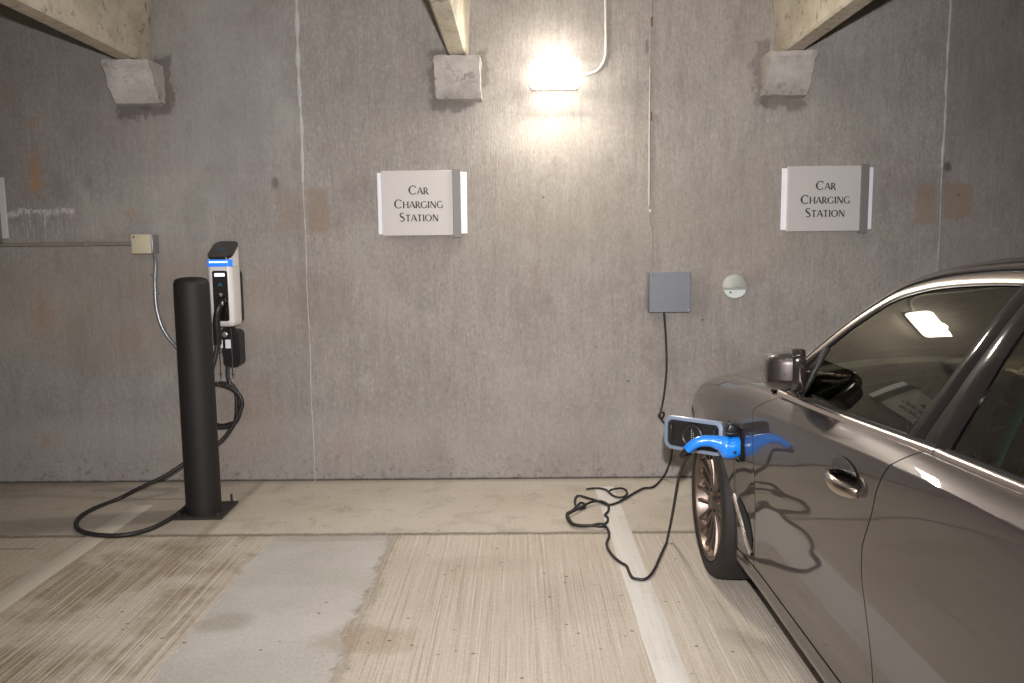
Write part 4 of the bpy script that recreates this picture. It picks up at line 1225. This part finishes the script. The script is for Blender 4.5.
# fender air vent
def vent(sg, F):
    def sp(y, z, off): return spt(y, s_at_z(y, z), -off, sg)
    m = MB(); rows = []
    P0 = [(3.185, .492), (3.15, .452), (3.105, .405), (3.06, .352), (3.00, .312)]
    P1 = [(3.165, .506), (3.12, .488), (3.07, .462), (3.025, .425), (2.990, .360)]
    A = smooth_path([Vector((0, a, b)) for a, b in P0], 5); B = smooth_path([Vector((0, a, b)) for a, b in P1], 5)
    m = MB(); rows = [[sp(p.y+.012, p.z-.016, .001), sp(p.y+.010, p.z-.012, .009), sp(p.y, p.z+.006, .009), sp(p.y, p.z+.008, .001)] for p in A]
    m.grid(rows, True); m.build('vent_trim', M_satin, F, 50)
    m = MB(); rows = [[sp(a.y, a.z+.008, .003), sp((a.y+b.y)/2, (a.z+b.z)/2, .0035), sp(b.y, b.z, .003)] for a, b in list(zip(A, B))[3:-1]]
    m.grid(rows); m.build('vent_opening', M_dark, F, 50)
vent(1, L['fender']); vent(-1, Rr['fender'])

# charge port with its pocket, cap and open flap (left fender)
F = L['fender']
yp, zp = 3.174, .718
hwp = surf(yp, s_at_z(yp, zp))[0]; xp = CX-hwp
m = MB(); o1 = [(xp+.004, yp+a, zp+b) for a, b in rrect(.182, .138, .035, 6)]; o2 = [(xp+.05, yp+a, zp+b) for a, b in rrect(.160, .118, .03, 6)]
m.grid([[(x-.004, y, z) for x, y, z in [(p[0], yp+(p[1]-yp)*1.03, zp+(p[2]-zp)*1.03) for p in o1]], o1, o2], True); m.add(o2, [tuple(range(len(o2)))])
pk = m.build('charge_pocket', M_black, F, 50)
m = MB(); m.lathe([(.038, 0), (.038, .03), (.033, .034), (.030, .03), (.030, .01)], (xp+.048, yp-.015, zp-.01), (-1, 0, 0), 28); m.build('charge_socket', M_gloss, pk, 50)
# inner black cap hanging open above the plug
m = MB(); m.box((xp-.012, yp+.005, zp+.052), (.045, .050, .040), .010, 3, Matrix.Rotation(.5, 3, 'Y')); m.build('socket_cap', M_black, pk, 50)
# flap: hinged at its front edge, swung open past 90 degrees
hinge = Vector((xp-.010, yp+.125, .692)); tip = Vector((.640, 3.50, .686))
ud = (tip-hinge); fl = ud.length; ud.normalize(); nd = Vector((ud.y, -ud.x, 0))
if nd.y > 0: nd = -nd               # faces the camera side
def FP(a, b, c): return hinge+ud*a+Vector((0, 0, b))+nd*c
def fring(w, h, r, a0, c, bow=.010):
    return [FP(a0+w/2+x, z, c-bow*(z/.07)**2) for x, z in rrect(w, h, r, 7)]
m = MB(); W0 = fl-.006; rs = [fring(W0, .150, .032, .006, -.010), fring(W0, .152, .034, .006, .004), fring(W0-.008, .145, .032, .010, .008), fring(W0-.030, .122, .024, .021, .008), fring(W0-.034, .118, .022, .023, .002)]
m.grid(rs, True); m.add(rs[-1], [tuple(range(len(rs[-1])))]); m.add(rs[0], [tuple(reversed(range(len(rs[0]))))])
flap = m.build('charge_flap', M_bluef, F, 50)
m = MB(); rs = [fring(W0-.036, .116, .022, .024, .003), fring(W0-.040, .112, .02, .026, .007), fring(W0-.052, .098, .018, .032, .004)]
m.grid(rs, True); m.add(rs[-1], [tuple(range(len(rs[-1])))]); m.build('flap_liner', M_black, flap, 50)
m = MB(); cc = FP(fl*.50, .0, .006); m.lathe([(.052, 0), (.052, .005), (.046, .008), (.042, .005), (.036, .005), (.034, .009), (.0, .010)], cc, nd, 36); m.build('flap_disc', M_black, flap, 50)
m = MB()
for r_, (da, hh) in enumerate(((-.004, .05), (-.013, .036))):
    n_ = 7 if r_ == 0 else 5
    for k in range(n_):
        c_ = FP(fl*.50+da+.002, -.022+hh*k/(n_-1)+.002, .0172); e = .0018; q = [c_+ud*x_+Vector((0, 0, z_)) for x_, z_ in ((-e, -e), (e, -e), (e, e), (-e, e))]; m.add(q+[p+nd*.0006 for p in q], [(0, 1, 2, 3), (4, 5, 6, 7), (0, 1, 5, 4), (1, 2, 6, 5), (2, 3, 7, 6), (3, 0, 4, 7)])
m.build('flap_marking', M_pale, flap, 0)
for x_ in (.042, fl-.040):
    m = MB(); m.box(FP(x_, .0, .008), (.006, .006, .075), .002); m.build('flap_rib', M_black, flap, 50)
m = MB(); m.tube([hinge+Vector((.012, -.004, -.04)), hinge+Vector((.012, -.004, .04))], .008, 10); m.tube([hinge+Vector((.012, -.004, 0)), FP(.02, 0, -.006)], .008, 8); m.build('flap_hinge', M_black, flap, 50)

# wheels
def wheel(xo, yc, sg):
    """xo = x of the outer face; wheel built about (xo, yc, ZW)"""
    ax = Vector((-sg, 0, 0)); tr = .345; rr = .262
    root = bpy.data.objects.new('wheel', None); COL.objects.link(root); root.parent = car; root.location = Vector((xo, yc, ZW))-car.location
    c = Vector((xo+sg*.0, yc, ZW))
    m = MB(); m.lathe([(rr-.004, -.235), (rr+.01, -.245), (.300, -.248), (.325, -.243), (.338, -.225), (.343, -.19), (.345, -.125), (.343, -.06), (.338, -.025), (.326, -.004), (.300, .004), (.278, .000), (rr+.002, -.008), (rr-.004, -.02)], c, ax, 72, cap=False)
    tyre = m.build('tyre', M_rub, root, 40)
    m = MB()
    for g_ in (-.185, -.125, -.065):
        pass
    m = MB(); m.lathe([(rr-.010, -.022), (rr+.001, -.006), (rr+.003, -.002), (rr-.004, .001), (rr-.014, -.004), (rr-.020, -.020), (rr-.030, -.09), (rr-.028, -.235)], c, ax, 72, cap=False); m.build('rim', M_alloy, root, 40)
    # paired spokes, bowed from hub to rim
    a1 = ax; 
    e1 = Vector((0, 1, 0)); e2 = Vector((0, 0, 1))
    def SP(r, th, d): return c+e1*(r*math.cos(th))+e2*(r*math.sin(th))+ax*d
    for k in range(10):
        th = 2*PI*k/10+.16; m = MB()
        for s_ in (-1, 1):
            rows = []
            for i in range(13):
                t = i/12; r = .045+(rr-.012-.045)*t
                w = th+s_*(.10+.085*t**1.2); hw_ = (.0085+.0035*abs(2*t-1))/r
                d = -.030+.018*t-.012*math.sin(PI*t)
                rows.append([SP(r, w-hw_, d-.016), SP(r, w-hw_*.75, d), SP(r, w+hw_*.75, d), SP(r, w+hw_, d-.016)])
            m.grid(rows, True)
        m.build('spoke', M_alloy, root, 40)
    m = MB(); m.lathe([(.070, -.06), (.068, -.034), (.058, -.026), (.040, -.024), (.034, -.016), (.0, -.014)], c, ax, 36); hub = m.build('hub', M_alloy, root, 40)
    m = MB()
    for k in range(5):
        t = 2*PI*k/5; p = SP(.052, t, -.028); m.cyl(p, p+ax*.008, .008, n=6)
    m.build('wheel_bolts', M_dark, hub, 40)
    m = MB(); m.lathe([(.0, -.105), (.17, -.105), (.17, -.125), (.0, -.125)], c, ax, 40, cap=False); m.build('brake_disc', M_galv, root, 40)
    m = MB(); m.lathe([(.0, -.16), (.245, -.16), (.245, -.165), (.0, -.165)], c, ax, 40, cap=False); m.build('wheel_backing', M_dark, root, 40)
for sg in (1, -1):
    for yc in (YF, YR): wheel(CX-sg*(CX-.848), yc, sg)

# interior
m = MB(); rows = []
for i in range(13):
    w = -1+2*i/12; x = CX+.74*w; yo = 2.62+.16*(1-w*w)
    rows.append([(x, yo+.55, .60), (x, yo+.50, .955), (x, yo+.15, .965), (x, yo+.02, .935), (x, yo-.02, .86), (x, yo+.02, .62)])
m.grid(rows, False); m.build('dashboard', M_trim, car, 40)
m = MB(); m.box((CX-.37, 2.70, .955), (.34, .16, .07), .03, 4); m.build('instrument_hood', M_trim, car)
sw = bpy.data.objects.new('steering_wheel', None); COL.objects.link(sw); sw.parent = car; sw.location = Vector((CX-.37, 2.50, .90))-car.location
cS = Vector((CX-.37, 2.50, .90)); axS = Vector((0, -.91, .41)).normalized(); qS = axS.to_track_quat('Z', 'Y')
def SW(x, y, z=0): return cS+qS @ Vector((x, y, z))
m = MB(); m.tube([SW(.185*math.cos(2*PI*k/48), .185*math.sin(2*PI*k/48)) for k in range(48)], .0155, 12, closed=True); m.build('wheel_rim', M_leather, sw, 60)
m = MB(); m.lathe([(.0, .02), (.05, .018), (.068, .0), (.06, -.04), (.0, -.05)], cS, axS, 28, cap=False); m.build('airbag_pad', M_trim, sw, 60)
for a in (0.1, PI-.1, -PI/2):
    m = MB(); m.tube([SW(.05*math.cos(a), .05*math.sin(a)), SW(.178*math.cos(a), .178*math.sin(a))], .014, 8, rf=lambda t: .018-.007*t); m.build('wheel_spoke', M_satin, sw, 60)
def seat(x, y, w=.50, bench=False):
    o = bpy.data.objects.new('seat', None); COL.objects.link(o); o.parent = car; o.location = Vector((x, y, .3))-car.location
    m = MB(); m.box((x, y, .50), (w, .50, .16), .05, 4, Matrix.Rotation(math.radians(6), 3, 'X')); m.build('seat_cushion', M_leather, o)
    m = MB(); m.box((x, y-.32, .82), (w, .14, .62), .055, 4, Matrix.Rotation(math.radians(14), 3, 'X')); m.build('backrest', M_leather, o)
    for hx in ((x,) if not bench else (x-.38, x+.38)):
        m = MB(); m.box((hx, y-.41, 1.20), (.26, .10, .16), .04, 4, Matrix.Rotation(math.radians(12), 3, 'X'))
        for dx in (-.05, .05): m.cyl((hx+dx, y-.40, 1.08), (hx+dx, y-.41, 1.16), .007, n=10)
        m.build('headrest', M_leather, o)
seat(CX-.38, 2.00); seat(CX+.38, 2.00); seat(CX, 1.10, 1.30, True)
for sg in (1, -1):
    m = MB(); rows = []
    for i in range(21):
        y = 1.0+1.75*i/20; z = beltz(y); h = Gw(z)-.03
        rows.append([(CX-sg*h, y, z-.002), (CX-sg*(h-.035), y, z-.012), (CX-sg*(h-.05), y, z-.08), (CX-sg*(h-.05), y, .35)])
    m.grid(rows); m.build('door_card', M_trim, car, 40)
    m = MB(); rows = []
    for j in range(9):
        z = 1.03+.36*j/8; rows.append([(CX-sg*(Gw(z)-.03), a, z) for a in (1.90-.05*j/8, 1.74)]+[(CX-sg*(Gw(z)-.075), a, z) for a in (1.76, 1.88-.05*j/8)])
    m.grid(rows, True); m.build('pillar_trim', M_pt, car, 40)
    m = MB(); rows = []
    for j in range(9):
        z = .95+.40*j/8; rows.append([(CX-sg*(Gw(max(z, 1.0))-.125), a, z) for a in (1.775, 1.735)]+[(CX-sg*(Gw(max(z, 1.0))-.128), a, z) for a in (1.735, 1.775)])
    m.grid(rows, True); m.build('seat_belt', M_pt, car, 40)
m = MB(); P_ = across(Vector((0, 2.33, 1.395)), .05); m.box((CX, 2.62, 1.30), (.22, .03, .065), .014, 3); m.cyl((CX, 2.62, 1.32), (CX, 2.60, 1.40), .01, n=10); m.build('rear_view_mirror', M_gloss, car)
m = MB(); m.box((CX, 2.0, .55), (.22, .9, .25), .03, 3); m.build('centre_console', M_trim, car)

# ------------------------------------------------------------------ plug and cord in the fender
pc = thing('plug_cable', 'black cord from the grey box to the blue plug in the car fender', 'cord', (.9, 4.2, 0))
yq, zq = yp-.015, zp-.01
xs = xp+.04
m = MB()
# profile along -x: big nose, then the drooping curved grip
path = smooth_path([Vector((xs-.005, yq, zq-.002)), Vector((xs-.060, yq, zq-.002)), Vector((xs-.095, yq+.004, zq+.006)), Vector((xs-.135, yq+.008, zq+.014)), Vector((xs-.175, yq+.014, zq+.012)), Vector((xs-.205, yq+.020, zq-.004)), Vector((xs-.228, yq+.026, zq-.026))], 6)
n_ = len(path); rows = []
def rad(t):
    a = float(np.interp(t, [0, .12, .26, .36, .5, .8, 1], [.030, .035, .037, .027, .022, .021, .019])); b = float(np.interp(t, [0, .12, .26, .36, .5, .8, 1], [.034, .044, .044, .030, .024, .021, .018])); return a, b
for i, p in enumerate(path):
    t = i/(n_-1); tg = (path[min(i+1, n_-1)]-path[max(i-1, 0)]).normalized(); sd = Vector((0, 1, 0)); sd = (sd-tg*sd.dot(tg)).normalized(); up = sd.cross(tg)
    a, b = rad(t); drop = Vector((0, 0, -.012*math.exp(-((t-.2)/.12)**2)))
    rows.append([p+drop+sd*(a*math.cos(w))+up*(b*math.sin(w)) for w in [2*PI*k/18 for k in range(18)]])
m.grid(rows, True); m.add(rows[0], [tuple(range(18))]); m.add(rows[-1], [tuple(range(18))])
plug = m.build('plug', M_bluep, pc, 60)
m = MB(); m.box((xs-.052, yq, zq+.046), (.050, .022, .014), .005, 3); m.build('latch_button', M_black, plug)
m = MB(); m.cyl((xs-.050, yq-.040, zq-.022), (xs-.050, yq-.030, zq-.022), .006, n=12); m.build('screw', M_dark, plug)
end = path[-1]
m = MB(); m.tube(smooth_path([path[-3], end+Vector((-.004, 0, -.004)), end+Vector((-.022, .008, -.030))], 5), .013, 12, rf=lambda t: .0185-.009*t); m.build('strain_relief', M_black, plug)
m = MB(); m.tube(smooth_path([Vector((xs-.03, yq, zq-.05)), Vector((xs-.026, yq-.004, zq-.085)), Vector((xs-.02, yq, zq-.12)), Vector((xs-.028, yq, zq-.135))], 5), .0028, 6)
m.box((xs-.026, yq-.002, zq-.095), (.012, .006, .020), .002); m.build('strap', M_rust, plug)
def fz(zx, zy, z=.0105): return on_floor(560+zx/5.257, 470+zy/5.257, z)
wallp = [on_depth(664, 312, WY-.05), on_depth(666, 340, WY-.035), on_depth(666.5, 370, WY-.03), on_depth(664, 395, WY-.03), on_depth(660.5, 412, WY-.035), on_depth(658.5, 416, WY-.04), on_depth(662, 418.5, WY-.045), on_depth(664, 413, WY-.05), on_depth(660, 413, WY-.05), on_depth(661, 419, WY-.045), on_depth(666, 426, WY-.05), on_depth(671, 440, WY-.06), on_depth(671.5, 456, WY-.08), on_depth(667, 470, WY-.10)]
A_ = [(540, 40), (492, 88), (440, 96), (395, 118), (350, 145), (300, 172), (255, 182), (205, 165), (150, 148), (100, 135), (80, 150), (82, 185), (100, 205), (128, 198), (130, 180), (108, 172), (90, 190), (62, 215), (36, 230), (42, 262), (70, 288), (125, 296), (180, 287), (218, 282), (238, 291), (214, 298), (165, 291), (110, 290), (66, 280), (46, 250), (45, 232), (80, 212), (120, 190), (160, 170), (205, 163), (238, 172), (256, 190), (252, 218), (236, 236), (250, 248), (250, 270), (232, 290), (248, 305), (258, 330), (256, 355), (245, 385), (254, 418), (282, 455), (318, 485), (350, 505), (364, 538), (382, 566), (415, 574), (445, 574), (475, 553), (500, 515), (520, 470), (545, 415), (560, 380)]
fl_ = []
for i, (a, b) in enumerate(A_):
    lift = .0105+(.012 if 25 <= i <= 35 else 0)
    fl_.append(fz(a, b, lift))
y_end = (fl_[-1].y)
up_ = [on_depth(560+578/5.257, 470+300/5.257, 3.95), on_depth(560+600/5.257, 470+180/5.257, 3.72), on_depth(560+622/5.257, 470+50/5.257, 3.52), on_depth(681, 470, 3.42), on_depth(686, 459, 3.33), on_depth(690, 454, 3.26), end+Vector((-.022, .008, -.030))]
cordp = smooth_path(wallp+fl_+up_, 5)
m = MB(); m.tube(cordp, .0070, 8); m.build('cord', M_cable, pc, 60)
# the side loop of the pile, a tied off end
loop = [(140, 101), (175, 96), (210, 96), (245, 106), (272, 130), (305, 143), (338, 140), (352, 122), (345, 104), (318, 96), (285, 100), (262, 108)]
m = MB(); m.tube(smooth_path([fz(a, b, .0105+.010*(i > 8)) for i, (a, b) in enumerate(loop)], 5), .0065, 8); m.build('cord_loop', M_cable, pc, 60)

# ------------------------------------------------------------------ world and view
w = bpy.data.worlds.new('world'); scene.world = w; w.use_nodes = True
w.node_tree.nodes['Background'].inputs[0].default_value = (1.0, .95, .9, 1); w.node_tree.nodes['Background'].inputs[1].default_value = .16
scene.view_settings.view_transform = 'Standard'; scene.view_settings.look = 'None'; scene.view_settings.gamma = 1.0
scene.view_settings.exposure = 0.17; scene.view_settings.use_curve_mapping = False
scene.cycles.use_denoising = True
scene.cycles.max_bounces = 10; scene.cycles.transparent_max_bounces = 16
scene.cycles.sample_clamp_indirect = 4.0; scene.cycles.caustics_reflective = False; scene.cycles.caustics_refractive = False
